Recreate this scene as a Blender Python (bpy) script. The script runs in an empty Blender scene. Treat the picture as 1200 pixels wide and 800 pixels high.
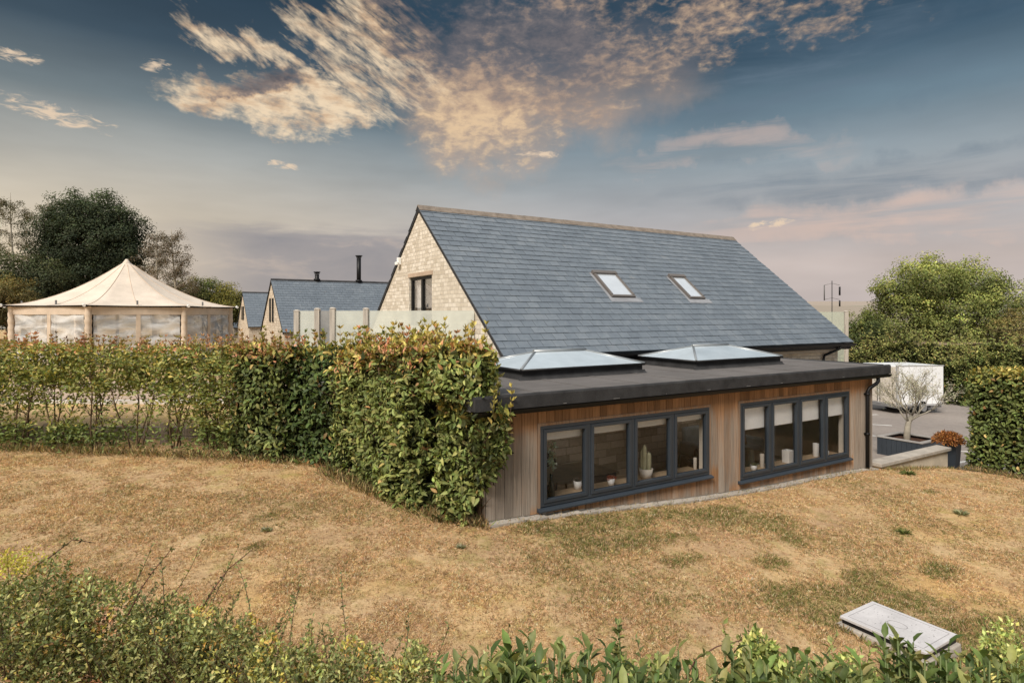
import bpy, math, random
import numpy as np
from mathutils import Vector, Matrix, noise
PI = math.pi
random.seed(7)
rng = np.random.default_rng(7)
C = bpy.context.scene.collection
F, CX, HY, ZC = 707.0, 600.0, 369.7, 2.75
_N = math.hypot(1165.0, F)
RX, RY = 1165.0 / _N, F / _N              # along the buildings' ridges
ROT = math.atan2(RY, RX)

def xy(a, b):
    return (a * RX - b * RY, a * RY + b * RX)
def W(a, b, z):
    X, Y = xy(a, b)
    return Vector((X, Y, z + ZC))
def ab(X, Y):
    return (X * RX + Y * RY, -X * RY + Y * RX)
def srgb(r, g, b):
    def f(c):
        c /= 255.0
        return c / 12.92 if c <= .04045 else ((c + .055) / 1.055) ** 2.4
    return (f(r), f(g), f(b))

# ------------------------------------------------------------------ node helpers
class NT:
    def __init__(s, tree):
        s.t = tree; s.n = tree.nodes; s.l = tree.links
        s.n.clear()
    def put(s, sock, v):
        if isinstance(v, bpy.types.NodeSocket): s.l.new(v, sock)
        elif v is not None:
            try: sock.default_value = v
            except Exception:
                sock.default_value = (*v, 1.0)
    def node(s, typ, ins=None, **props):
        n = s.n.new(typ)
        for k, v in props.items(): setattr(n, k, v)
        for k, v in (ins or {}).items(): s.put(n.inputs[k], v)
        return n
    def m(s, op, a, b=None, c=None, clamp=False):
        n = s.n.new('ShaderNodeMath'); n.operation = op; n.use_clamp = clamp
        s.put(n.inputs[0], a)
        if b is not None: s.put(n.inputs[1], b)
        if c is not None: s.put(n.inputs[2], c)
        return n.outputs[0]
    def mix(s, f, a, b, mode='MIX'):
        n = s.n.new('ShaderNodeMix'); n.data_type = 'RGBA'; n.blend_type = mode; n.clamp_factor = True
        s.put(n.inputs[0], f); s.put(n.inputs[6], a); s.put(n.inputs[7], b)
        return n.outputs[2]
    def ramp(s, f, stops, interp='LINEAR'):
        n = s.n.new('ShaderNodeValToRGB'); cr = n.color_ramp; cr.interpolation = interp
        while len(cr.elements) < len(stops): cr.elements.new(0.5)
        for e, (p, col) in zip(cr.elements, stops):
            e.position = p
            e.color = (*col, 1) if hasattr(col, '__len__') else (col, col, col, 1)
        s.put(n.inputs[0], f)
        return n.outputs[0]
    def sstep(s, v, lo, hi, a=0.0, b=1.0):
        n = s.n.new('ShaderNodeMapRange'); n.interpolation_type = 'SMOOTHSTEP'
        s.put(n.inputs[0], v); s.put(n.inputs[1], lo); s.put(n.inputs[2], hi); s.put(n.inputs[3], a); s.put(n.inputs[4], b)
        return n.outputs[0]
    def noise(s, vec, scale, detail=4, rough=.55, dist=0.0):
        n = s.n.new('ShaderNodeTexNoise')
        if vec is not None: s.put(n.inputs['Vector'], vec)
        n.inputs['Scale'].default_value = scale; n.inputs['Detail'].default_value = detail
        n.inputs['Roughness'].default_value = rough; n.inputs['Distortion'].default_value = dist
        return n.outputs['Fac']
    def vec(s, x, y, z=0.0):
        n = s.n.new('ShaderNodeCombineXYZ')
        s.put(n.inputs[0], x); s.put(n.inputs[1], y); s.put(n.inputs[2], z)
        return n.outputs[0]
    def mapv(s, v, scale=(1, 1, 1), rot=(0, 0, 0), loc=(0, 0, 0)):
        n = s.n.new('ShaderNodeMapping')
        s.put(n.inputs['Vector'], v)
        n.inputs['Scale'].default_value = scale; n.inputs['Rotation'].default_value = rot; n.inputs['Location'].default_value = loc
        return n.outputs[0]
    def bump(s, h, strength=.3, dist=.02):
        n = s.n.new('ShaderNodeBump'); n.inputs['Strength'].default_value = strength; n.inputs['Distance'].default_value = dist
        s.put(n.inputs['Height'], h)
        return n.outputs[0]

def new_mat(name):
    m = bpy.data.materials.new(name); m.use_nodes = True
    return m, NT(m.node_tree)
def finish(k, bsdf):
    o = k.n.new('ShaderNodeOutputMaterial')
    k.l.new(bsdf, o.inputs[0])
def principled(k, col, rough=.6, spec=.5, metal=0.0, normal=None, **extra):
    n = k.n.new('ShaderNodeBsdfPrincipled')
    k.put(n.inputs['Base Color'], col); k.put(n.inputs['Roughness'], rough)
    k.put(n.inputs['Specular IOR Level'], spec); k.put(n.inputs['Metallic'], metal)
    if normal is not None: k.put(n.inputs['Normal'], normal)
    for a, v in extra.items(): k.put(n.inputs[a], v)
    return n.outputs[0]

def mat_plain(name, col, rough=.6, var=.12, scale=3.0, spec=.4, bump=.0, bscale=60, metal=0.0, attr=False):
    """painted / cast surface with blotches, fine grain and faint weathering"""
    m, k = new_mat(name)
    obj = k.node('ShaderNodeTexCoord').outputs['Object']
    n1 = k.noise(obj, scale, 5, .6); n2 = k.noise(obj, scale * 14, 3, .6)
    f = k.m('ADD', k.m('MULTIPLY', n1, .7), k.m('MULTIPLY', n2, .3))
    base = col
    if attr:
        base = k.mix(1.0, k.node('ShaderNodeVertexColor', layer_name='Col').outputs[0], (*col, 1), 'MULTIPLY')
    v = k.ramp(f, [(.25, 1 - 2.2 * var), (.75, 1 + 1.2 * var)])
    c = k.mix(1.0, base if attr else (*col, 1), v, 'MULTIPLY')
    nor = k.bump(k.noise(obj, bscale, 4, .6), bump, .01) if bump else None
    r = k.m('ADD', rough - .06, k.m('MULTIPLY', n2, .14))
    finish(k, principled(k, c, r, spec, metal, nor))
    return m

def mat_leaf(name, transl=.28, rough=.5, spec=.3):
    m, k = new_mat(name)
    c = k.node('ShaderNodeVertexColor', layer_name='Col').outputs[0]
    obj = k.node('ShaderNodeTexCoord').outputs['Object']
    c2 = k.mix(1.0, c, k.ramp(k.noise(obj, 40, 2), [(.2, .75), (.8, 1.2)]), 'MULTIPLY')
    p = principled(k, c2, rough, spec)
    t = k.node('ShaderNodeBsdfTranslucent', {'Color': k.mix(1.0, c2, (1.15, 1.1, .55, 1), 'MULTIPLY')}).outputs[0]
    ms = k.node('ShaderNodeMixShader', {0: transl, 1: p, 2: t})
    finish(k, ms.outputs[0])
    return m

# ------------------------------------------------------------------ mesh builder
class MB:
    def __init__(s, off=(0, 0, 0)):
        s.v = []; s.f = []; s.c = []; s.sm = []; s.off = off
    def add(s, vs, fs, col=(1, 1, 1), smooth=False):
        o = len(s.v)
        s.v += [tuple(p) for p in vs]
        s.c += (list(col) if (len(col) and hasattr(col[0], '__len__')) else [col] * len(vs))
        s.f += [tuple(i + o for i in f) for f in fs]
        s.sm += [smooth] * len(fs)
        return s
    def box(s, x0, x1, y0, y1, z0, z1, col=(1, 1, 1)):
        x0, x1 = min(x0, x1), max(x0, x1); y0, y1 = min(y0, y1), max(y0, y1); z0, z1 = min(z0, z1), max(z0, z1)
        v = [(x0, y0, z0), (x1, y0, z0), (x1, y1, z0), (x0, y1, z0), (x0, y0, z1), (x1, y0, z1), (x1, y1, z1), (x0, y1, z1)]
        return s.hexa(v, col)
    def hexa(s, v, col=(1, 1, 1)):
        return s.add(v, [(3, 2, 1, 0), (4, 5, 6, 7), (0, 1, 5, 4), (1, 2, 6, 5), (2, 3, 7, 6), (3, 0, 4, 7)], col)
    def poly(s, pts, col=(1, 1, 1)):
        return s.add(pts, [tuple(range(len(pts)))], col)
    def prism(s, pts, vec, col=(1, 1, 1)):
        n = len(pts); vec = Vector(vec)
        v = [Vector(p) for p in pts] + [Vector(p) + vec for p in pts]
        f = [tuple(range(n))[::-1], tuple(range(n, 2 * n))] + [(i, (i + 1) % n, (i + 1) % n + n, i + n) for i in range(n)]
        return s.add(v, f, col)
    def tube(s, pts, rad, n=8, col=(1, 1, 1), cap=True):
        pts = [Vector(p) for p in pts]
        if not hasattr(rad, '__len__'): rad = [rad] * len(pts)
        vs = []; fs = []
        prev = None
        for i, p in enumerate(pts):
            t = (pts[min(i + 1, len(pts) - 1)] - pts[max(i - 1, 0)])
            t = t.normalized() if t.length > 1e-9 else Vector((0, 0, 1))
            if prev is None:
                u = t.orthogonal().normalized()
            else:
                u = prev - t * prev.dot(t)
                u = u.normalized() if u.length > 1e-6 else t.orthogonal().normalized()
            prev = u; w = t.cross(u)
            for j in range(n):
                an = 2 * PI * j / n
                vs.append(p + (u * math.cos(an) + w * math.sin(an)) * rad[i])
        for i in range(len(pts) - 1):
            for j in range(n):
                fs.append((i * n + j, i * n + (j + 1) % n, (i + 1) * n + (j + 1) % n, (i + 1) * n + j))
        s.add(vs, fs, col, True)
        if cap:
            o = len(s.v) - len(vs)
            s.f += [tuple(o + j for j in range(n))[::-1], tuple(o + (len(pts) - 1) * n + j for j in range(n))]
            s.sm += [False, False]
        return s
    def lathe(s, prof, n=20, c=(0, 0, 0), col=(1, 1, 1), sq=False):
        vs = []; fs = []
        for (r, z) in prof:
            for j in range(n):
                an = 2 * PI * (j + (.5 if sq else 0)) / n
                vs.append((c[0] + r * math.cos(an), c[1] + r * math.sin(an), c[2] + z))
        for i in range(len(prof) - 1):
            for j in range(n):
                fs.append((i * n + j, i * n + (j + 1) % n, (i + 1) * n + (j + 1) % n, (i + 1) * n + j))
        s.add(vs, fs, col, not sq)
        return s
    def build(s, name, mat, parent=None, bevel=0.0, kind=None, label=None, cat=None, group=None, loc=None, rotz=None):
        me = bpy.data.meshes.new(name)
        off = Vector(s.off)
        me.from_pydata([tuple(Vector(p) - off) for p in s.v], [], s.f)
        me.polygons.foreach_set('use_smooth', s.sm)
        ca = me.color_attributes.new('Col', 'FLOAT_COLOR', 'POINT')
        ca.data.foreach_set('color', np.array([(*c[:3], 1.0) for c in s.c], dtype=np.float32).ravel())
        uv = me.uv_layers.new(name='UVMap')
        me.update()
        for p in me.polygons:
            n = p.normal; ax = max(range(3), key=lambda i: abs(n[i]))
            for li in p.loop_indices:
                q = s.v[me.loops[li].vertex_index]
                uv.data[li].uv = (q[1], q[2]) if ax == 0 else ((q[0], q[2]) if ax == 1 else (q[0], q[1]))
        me.materials.append(mat)
        o = bpy.data.objects.new(name, me); C.objects.link(o)
        if parent: o.parent = parent
        if loc is not None: o.location = loc
        if rotz is not None: o.rotation_euler = (0, 0, rotz)
        if bevel:
            b = o.modifiers.new('bevel', 'BEVEL'); b.width = bevel; b.segments = 2; b.limit_method = 'ANGLE'; b.angle_limit = math.radians(50)
        tag(o, label, cat, group, kind)
        return o

def tag(o, label=None, cat=None, group=None, kind=None):
    if label: o['label'] = label
    if cat: o['category'] = cat
    if group: o['group'] = group
    if kind: o['kind'] = kind
    return o
def thing(name, label, cat, loc=(0, 0, 0), rotz=0.0, group=None):
    o = bpy.data.objects.new(name, None); C.objects.link(o)
    o.location = loc; o.rotation_euler = (0, 0, rotz); o.empty_display_size = .1
    return tag(o, label, cat, group)
def copy_tree(o, parent=None):
    c = o.copy(); C.objects.link(c); c.parent = parent
    for ch in list(o.children): copy_tree(ch, c)
    return c

# ------------------------------------------------------------------ leaves
def norm(v):
    return v / np.maximum(np.linalg.norm(v, axis=1, keepdims=True), 1e-9)
def rvec(n):
    return norm(rng.normal(size=(n, 3)))
def leaf_mesh(name, P, D, Nn, L, Wd, Col, mat, parent=None, big=False, fold=.22, bend=.15, off=(0, 0, 0), gain=1.6, **tags):
    Col = np.clip(np.asarray(Col, float) * gain, 0, .92)
    n = len(P); P = np.asarray(P, float) - np.array(off)
    D = norm(np.asarray(D, float)); Sd = norm(np.cross(D, Nn)); Nn = np.cross(Sd, D)
    L = np.broadcast_to(np.asarray(L, float), (n,))[:, None]; Wd = np.broadcast_to(np.asarray(Wd, float), (n,))[:, None]
    if not big:
        mid = P + D * L * .45
        V = np.stack([P, mid + Sd * Wd * .5 + Nn * Wd * fold, P + D * L - Nn * L * bend, mid - Sd * Wd * .5 + Nn * Wd * fold], 1)
        tri = np.array([[0, 1, 2], [0, 2, 3]])
    else:
        m1 = P + D * L * .3 + Nn * L * .03; m2 = P + D * L * .68 - Nn * L * bend * .25
        V = np.stack([P, m1, m1 + Sd * Wd * .46 + Nn * Wd * fold, m1 - Sd * Wd * .46 + Nn * Wd * fold,
                      m2, m2 + Sd * Wd * .4 + Nn * Wd * fold, m2 - Sd * Wd * .4 + Nn * Wd * fold, P + D * L - Nn * L * bend], 1)
        tri = np.array([[0, 2, 1], [0, 1, 3], [1, 2, 5], [1, 5, 4], [3, 1, 4], [3, 4, 6], [4, 5, 7], [6, 4, 7]])
    k = V.shape[1]
    idx = (tri[None] + (np.arange(n) * k)[:, None, None]).reshape(-1)
    me = bpy.data.meshes.new(name)
    me.vertices.add(n * k); me.vertices.foreach_set('co', V.astype(np.float32).ravel())
    nt = len(idx) // 3
    me.loops.add(len(idx)); me.loops.foreach_set('vertex_index', idx.astype(np.int32))
    me.polygons.add(nt); me.polygons.foreach_set('loop_start', np.arange(0, nt * 3, 3, dtype=np.int32))
    me.polygons.foreach_set('loop_total', np.full(nt, 3, dtype=np.int32))
    if big: me.polygons.foreach_set('use_smooth', np.ones(nt, dtype=bool))
    me.update(calc_edges=True)
    ca = me.color_attributes.new('Col', 'FLOAT_COLOR', 'POINT')
    cc = np.ones((n, k, 4), np.float32); cc[:, :, :3] = np.asarray(Col, np.float32)[:, None, :]
    ca.data.foreach_set('color', cc.ravel())
    me.materials.append(mat)
    o = bpy.data.objects.new(name, me); C.objects.link(o)
    if parent: o.parent = parent
    tag(o, **tags)
    return o
def pick(cols, n, jitter=.18, w=None):
    cols = np.array(cols, float)
    i = rng.choice(len(cols), size=n, p=None if w is None else np.array(w) / sum(w))
    return np.clip(cols[i] * (1 + rng.normal(size=(n, 1)) * jitter) * (1 + rng.normal(size=(n, 3)) * .05), .004, .9)
# ------------------------------------------------------------------ camera, sun, sky
cam = bpy.data.cameras.new('camera'); co = bpy.data.objects.new('camera', cam); C.objects.link(co)
cam.sensor_width = 36; cam.lens = 36 * F / 1200.0; cam.shift_y = -(400 - HY) / 1200.0
cam.clip_start = .05; cam.clip_end = 20000
co.location = (0, 0, ZC); co.rotation_euler = (PI / 2, 0, 0)
bpy.context.scene.camera = co
SUN_AZ, SUN_EL = math.radians(-152), math.radians(44)       # azimuth from +Y towards +X
sun = bpy.data.lights.new('sun', 'SUN'); so = bpy.data.objects.new('sun', sun); C.objects.link(so)
sun.energy = 4.35; sun.angle = math.radians(22); sun.color = (1.0, .91, .80)
sdir = Vector((math.sin(SUN_AZ) * math.cos(SUN_EL), math.cos(SUN_AZ) * math.cos(SUN_EL), math.sin(SUN_EL)))
so.rotation_euler = sdir.to_track_quat('Z', 'Y').to_euler(); so.location = (0, 0, 40)

def build_sky():
    w = bpy.data.worlds.new('World'); bpy.context.scene.world = w; w.use_nodes = True
    k = NT(w.node_tree)
    d = k.node('ShaderNodeTexCoord').outputs['Generated']
    sp = k.node('ShaderNodeSeparateXYZ', {0: d}).outputs
    az = k.m('ARCTAN2', sp[0], sp[1]); el = k.m('ARCSINE', sp[2])
    def A(px): return math.atan((px - CX) / F)
    def E_(px, py): return math.atan((HY - py) / math.hypot(F, px - CX))
    cv = k.vec(az, el)
    S = lambda r, g, b: srgb(r, g, b)
    # clear dusk gradient by height, warmer towards the sunset side
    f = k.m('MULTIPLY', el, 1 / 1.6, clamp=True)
    up1, up2 = (.66, .73, .80), (.80, .84, .88)  # overhead sky, out of view, raised to add ambient light and pale reflections
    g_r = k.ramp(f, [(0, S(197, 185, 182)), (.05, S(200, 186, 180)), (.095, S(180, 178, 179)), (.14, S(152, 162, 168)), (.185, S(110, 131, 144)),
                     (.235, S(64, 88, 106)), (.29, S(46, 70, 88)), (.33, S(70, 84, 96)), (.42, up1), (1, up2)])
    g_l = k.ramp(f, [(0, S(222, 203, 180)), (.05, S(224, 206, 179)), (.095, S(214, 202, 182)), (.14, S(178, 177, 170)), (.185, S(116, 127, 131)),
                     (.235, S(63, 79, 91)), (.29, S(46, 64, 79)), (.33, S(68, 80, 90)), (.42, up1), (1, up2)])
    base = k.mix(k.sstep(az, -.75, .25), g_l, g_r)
    # slow unevenness
    base = k.mix(1.0, base, k.ramp(k.noise(k.mapv(cv, (1.2, 5, 1)), 2.0, 4, .55), [(.3, .86), (.7, 1.14)]), 'MULTIPLY')

    def blob(px, py, rx, ry, rot=0.0):
        u = (px - CX) / F
        ra = rx / (F * (1 + u * u)); re = ry / (F * math.sqrt(1 + u * u))
        m = k.mapv(cv, (1 / ra, 1 / re, 1), (0, 0, 0), (-A(px) / ra, -E_(px, py) / re, 0))
        if rot:
            # rotation in picture proportions
            s2 = k.node('ShaderNodeSeparateXYZ', {0: k.mapv(cv, (F * (1 + u * u), F * math.sqrt(1 + u * u), 1), (0, 0, 0), (-A(px) * F * (1 + u * u), -E_(px, py) * F * math.sqrt(1 + u * u), 0))}).outputs
            c, s_ = math.cos(rot), math.sin(rot)
            x = k.m('SUBTRACT', k.m('MULTIPLY', s2[0], c / rx), k.m('MULTIPLY', s2[1], s_ / rx))
            y = k.m('ADD', k.m('MULTIPLY', s2[0], s_ / ry), k.m('MULTIPLY', s2[1], c / ry))
            m = k.vec(x, y)
        r2 = k.node('ShaderNodeVectorMath', {0: m, 1: m}, operation='DOT_PRODUCT').outputs['Value']
        front = None
        return k.m('SUBTRACT', 1.0, r2, clamp=True)
    def add(*xs):
        r = xs[0]
        for x in xs[1:]: r = k.m('ADD', r, x)
        return r
    # warp so blob outlines are torn, not elliptical
    wn = k.node('ShaderNodeTexNoise', {'Vector': cv, 'Scale': 9.0, 'Detail': 5.0, 'Roughness': .6}).outputs['Color']
    wn = k.node('ShaderNodeVectorMath', {0: wn, 1: (.5, .5, .5)}, operation='SUBTRACT').outputs[0]
    wn = k.node('ShaderNodeVectorMath', {0: wn, 'Scale': .16}, operation='SCALE').outputs[0]
    raw = cv
    cv = k.node('ShaderNodeVectorMath', {0: raw, 1: wn}, operation='ADD').outputs[0]
    # streaked swoosh
    r30 = math.radians(24)
    mA = k.m('MAXIMUM', k.m('MAXIMUM', blob(300, 58, 135, 24, r30), blob(400, 70, 130, 42, math.radians(40))), blob(450, 42, 115, 72, math.radians(32)))
    rA = k.mapv(raw, (1, 1, 1), (0, 0, math.radians(30)))
    nA = k.m('ADD', k.m('MULTIPLY', k.noise(k.mapv(rA, (7, 44, 1)), 1.5, 6, .64, .5), .62), k.m('MULTIPLY', k.noise(k.mapv(rA, (26, 70, 1)), 1.6, 3, .6, .3), .38))
    dA = k.sstep(add(k.m('MULTIPLY', mA, .62), k.m('MULTIPLY', k.m('SUBTRACT', nA, .5), 2.0)), .22, .86)
    dA = k.m('MULTIPLY', dA, k.sstep(mA, .0, .3))
    mA2 = k.m('MAXIMUM', blob(300, 118, 140, 34, math.radians(3)), blob(385, 112, 70, 34))
    rA2 = k.mapv(raw, (1, 1, 1), (0, 0, math.radians(9)))
    nA2 = k.m('ADD', k.m('MULTIPLY', k.noise(k.mapv(rA2, (9, 38, 1), (0, 0, 0), (3, 7, 0)), 1.5, 6, .64, .6), .6), k.m('MULTIPLY', k.noise(k.mapv(rA2, (34, 60, 1)), 1.6, 3, .6, .3), .4))
    dA2 = k.sstep(add(k.m('MULTIPLY', mA2, .8), k.m('MULTIPLY', k.m('SUBTRACT', nA2, .5), 1.9)), .2, .85)
    dA = k.m('MAXIMUM', dA, k.m('MULTIPLY', dA2, k.sstep(mA2, .0, .3)))
    # mottled bank with a soft veil under it
    mB = k.m('MAXIMUM', k.m('MAXIMUM', blob(570, 95, 130, 118), blob(655, 60, 170, 90)), k.m('MULTIPLY', blob(840, 18, 290, 60, math.radians(3)), .66))
    nB = k.m('ADD', k.m('MULTIPLY', k.noise(k.mapv(raw, (22, 40, 1)), 1.4, 5, .6, .4), .66), k.m('MULTIPLY', k.noise(k.mapv(raw, (50, 95, 1)), 1.4, 3, .58, .3), .34))
    nB2 = k.noise(k.mapv(raw, (6, 9, 1), (0, 0, .3)), 1.3, 5, .55)
    dB = k.sstep(add(k.m('MULTIPLY', mB, .8), k.m('MULTIPLY', k.m('SUBTRACT', nB, .5), 1.9), k.m('MULTIPLY', k.m('SUBTRACT', nB2, .5), .9)), .2, .92)
    dB = k.m('MULTIPLY', dB, k.sstep(mB, .0, .35))
    mV = k.m('MAXIMUM', blob(575, 120, 130, 110), k.m('MULTIPLY', blob(700, 80, 170, 95), .8))
    veil = k.m('MULTIPLY', k.sstep(k.m('ADD', mV, k.m('MULTIPLY', k.m('SUBTRACT', nB2, .5), .9)), .1, 1.0), k.sstep(mV, 0, .3))
    # small bright scraps
    cv_w = cv; cv = raw
    mC = k.m('MAXIMUM', k.m('MAXIMUM', blob(25, 67, 42, 9), blob(62, 132, 95, 15, math.radians(7))), k.m('MAXIMUM', k.m('MAXIMUM', blob(330, 193, 26, 6, .1), blob(185, 78, 26, 9)), k.m('MAXIMUM', blob(900, 263, 36, 7, -.12), blob(632, 181, 32, 6))))
    nC = k.noise(k.mapv(raw, (22, 70, 1), (0, 0, .12)), 1.8, 6, .62, .6)
    dC = k.sstep(add(k.m('MULTIPLY', mC, .6), k.m('MULTIPLY', k.m('SUBTRACT', nC, .5), 2.6)), .22, .85)
    dC = k.m('MULTIPLY', dC, k.sstep(mC, .0, .3))
    cv = cv_w
    # dark low bank at the left, soft bands on the right
    nD = k.noise(k.mapv(raw, (3, 22, 1)), 1.6, 5, .55, .3)
    nD2 = k.noise(k.mapv(raw, (5, 14, 1), (0, 0, .1), (4, 2, 0)), 1.6, 5, .6, .4)
    line = add(E_(340, 262), k.m('MULTIPLY', k.m('SUBTRACT', nD, .5), .07), k.m('MULTIPLY', k.m('SUBTRACT', nD2, .5), .03))
    dD = k.sstep(k.m('SUBTRACT', line, el), -.006, .022)
    dD = k.m('MULTIPLY', dD, k.m('MULTIPLY', k.sstep(az, A(120), A(330)), k.sstep(az, A(640), A(430))))
    dD = k.m('MULTIPLY', dD, k.sstep(el, .0, .05, .6, 1))
    nE = k.noise(k.mapv(raw, (2.2, 17, 1), (0, 0, -.1)), 1.7, 6, .58, .5)
    mE = k.m('MAXIMUM', blob(1020, 205, 330, 34, math.radians(-2)), blob(880, 95, 330, 55))
    dE = k.m('MULTIPLY', k.sstep(nE, .38, .66), mE)
    mP = k.m('MAXIMUM', blob(1040, 255, 330, 32, math.radians(-4)), k.m('MULTIPLY', blob(850, 175, 150, 22), .7))
    dP = k.m('MULTIPLY', k.sstep(k.noise(k.mapv(raw, (2.4, 24, 1), (0, 0, -.08), (3, 1, 0)), 1.7, 6, .6, .4), .36, .62), mP)
    lit = k.noise(k.mapv(raw, (10, 26, 1), (0, 0, .3), (2, 5, 0)), 1.6, 6, .6)
    dark = k.m('MAXIMUM', k.m('MAXIMUM', blob(305, 103, 78, 17), k.m('MULTIPLY', blob(530, 15, 110, 62), .9)), k.m('MULTIPLY', blob(640, 55, 120, 70), .75))
    litf = k.m('SUBTRACT', k.m('ADD', lit, .08), k.m('MULTIPLY', dark, .42))
    ccol = k.ramp(litf, [(.08, S(92, 88, 92)), (.3, S(150, 132, 122)), (.45, S(222, 188, 152)), (.62, S(252, 226, 190))])
    bcol = k.ramp(k.m('ADD', k.m('SUBTRACT', k.m('ADD', k.m('MULTIPLY', nB, .7), k.m('MULTIPLY', lit, .3)), k.m('MULTIPLY', dark, .3)), k.m('MULTIPLY', blob(570, 155, 100, 75), .24)),
                  [(.12, S(84, 86, 95)), (.34, S(126, 118, 118)), (.52, S(196, 166, 140)), (.72, S(246, 212, 168))])
    sky = base
    sky = k.mix(k.m('MULTIPLY', dE, .55), sky, (*S(104, 122, 138), 1))
    sky = k.mix(k.m('MULTIPLY', dP, .65), sky, (*S(224, 194, 178), 1))
    sky = k.mix(k.m('MULTIPLY', dD, .85), sky, k.ramp(nD2, [(.3, S(138, 137, 144)), (.55, S(154, 149, 152)), (.75, S(192, 176, 166))]))
    sky = k.mix(k.m('MULTIPLY', veil, .58), sky, k.mix(k.sstep(el, E_(565, 60), E_(565, 140)), (*S(112, 108, 112), 1), (*S(205, 172, 146), 1)))
    sky = k.mix(k.m('MULTIPLY', dB, .76), sky, bcol)
    sky = k.mix(k.m('MULTIPLY', dA, .92), sky, ccol)
    sky = k.mix(k.m('MULTIPLY', dC, .85), sky, (*S(240, 214, 184), 1))
    # below the horizon
    sky = k.mix(k.sstep(el, -.02, 0.0), (.16, .15, .13, 1), sky)
    nis = k.node('ShaderNodeTexSky')
    nis.sky_type = 'NISHITA'; nis.sun_disc = False; nis.sun_elevation = SUN_EL; nis.sun_rotation = SUN_AZ
    bg1 = k.node('ShaderNodeBackground', {'Color': nis.outputs[0], 'Strength': .05}).outputs[0]
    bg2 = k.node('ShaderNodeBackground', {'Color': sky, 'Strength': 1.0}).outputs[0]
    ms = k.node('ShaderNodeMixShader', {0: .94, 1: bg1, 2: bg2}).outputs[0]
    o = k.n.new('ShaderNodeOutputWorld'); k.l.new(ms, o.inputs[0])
build_sky()
bpy.context.scene.world.cycles.sampling_method = 'MANUAL'; bpy.context.scene.world.cycles.sample_map_resolution = 256
sc = bpy.context.scene
sc.view_settings.view_transform = 'Standard'; sc.view_settings.look = 'None'; sc.view_settings.exposure = 0
sc.cycles.max_bounces = 7; sc.cycles.transparent_max_bounces = 16; sc.cycles.use_denoising = True
# ------------------------------------------------------------------ ground heights (relative to the eye; + ZC in world)
CTRL = [(-.35, 7.98, -2.745), (3.69, 10.42, -3.067), (7.57, 12.78, -3.234), (10.1, 14.5, -3.70), (10.36, 13.57, -3.5), (10.9, 12.87, -3.5),
        (4, 6.2, -3.33), (-10.2, 12, -2.6), (-6, 11.6, -2.6), (-3.2, 11, -2.65), (-1.6, 8.73, -2.72), (-2.5, 9.85, -2.72), (-4, 6, -2.85),
        (0, 5, -3.05), (4, 4, -3.3), (8, 8, -3.4), (-10, 6, -2.75), (0, 0, -3.2), (-10, 0, -2.9), (9, 0, -3.5), (-20, 12, -2.55), (-20, 0, -2.7), (16, 4, -3.6)]
def _tps():
    p = np.array(CTRL); n = len(p)
    d = np.linalg.norm(p[:, None, :2] - p[None, :, :2], axis=2)
    K = np.where(d > 0, d * d * np.log(np.maximum(d, 1e-9)), 0) + np.eye(n) * .02
    Pm = np.hstack([np.ones((n, 1)), p[:, :2]])
    A = np.block([[K, Pm], [Pm.T, np.zeros((3, 3))]])
    s = np.linalg.solve(A, np.concatenate([p[:, 2], np.zeros(3)]))
    return p, s
_TP, _TS = _tps()
def ground(X, Y):
    X = np.asarray(X, float); Y = np.asarray(Y, float)
    d = np.hypot(X[..., None] - _TP[:, 0], Y[..., None] - _TP[:, 1])
    K = np.where(d > 0, d * d * np.log(np.maximum(d, 1e-9)), 0)
    n = len(_TP)
    z = K @ _TS[:n] + _TS[n] + _TS[n + 1] * X + _TS[n + 2] * Y
    up = -2.33 + np.clip((Y - 12.5) / 9, 0, 1) * .43                 # the bank and yard behind the hedge
    t = np.clip((Y - 12.25) / .12, 0, 1) * np.clip((-2.2 - X) / .6, 0, 1)
    return z * (1 - t) + up * t
def g1(X, Y): return float(ground(np.array([X]), np.array([Y]))[0])

def fbm(X, Y, s, o=3, seed=0.0):
    out = np.empty(len(X))
    for i in range(len(X)):
        v = 0; amp = 1; fr = s
        for q in range(o):
            v += amp * noise.noise((X[i] * fr + seed, Y[i] * fr - seed * 1.7, seed * 3.1 + q)); amp *= .5; fr *= 2.1
        out[i] = v
    return out
def px2ground(px, py):
    Y = 8.0
    for _ in range(60):
        z = g1((px - CX) / F * Y, Y)
        Y = .5 * Y + .5 * (-z * F / (py - HY))
    return ((px - CX) / F * Y, Y)
GREEN = [(930, 632, .32, .16), (1015, 678, .55, .22), (905, 660, .28, .14), (800, 655, .4, .12), (720, 612, 1.5, .28), (850, 604, 1.1, .3), (960, 715, .45, .25), (1055, 622, .25, .12),
         (1190, 745, .7, .5), (925, 700, .45, .22), (985, 702, .5, .25), (1060, 705, .55, .3), (640, 618, .5, .15), (760, 632, .9, .2),
         (310, 605, .2, .1), (300, 640, .15, .1), (1100, 670, .35, .15), (690, 640, .6, .2), (1110, 745, .5, .3), (900, 612, .5, .25), (1090, 577, .2, .1)]
GREEN = [(*px2ground(a, b), c, d) for a, b, c, d in GREEN]
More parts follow.
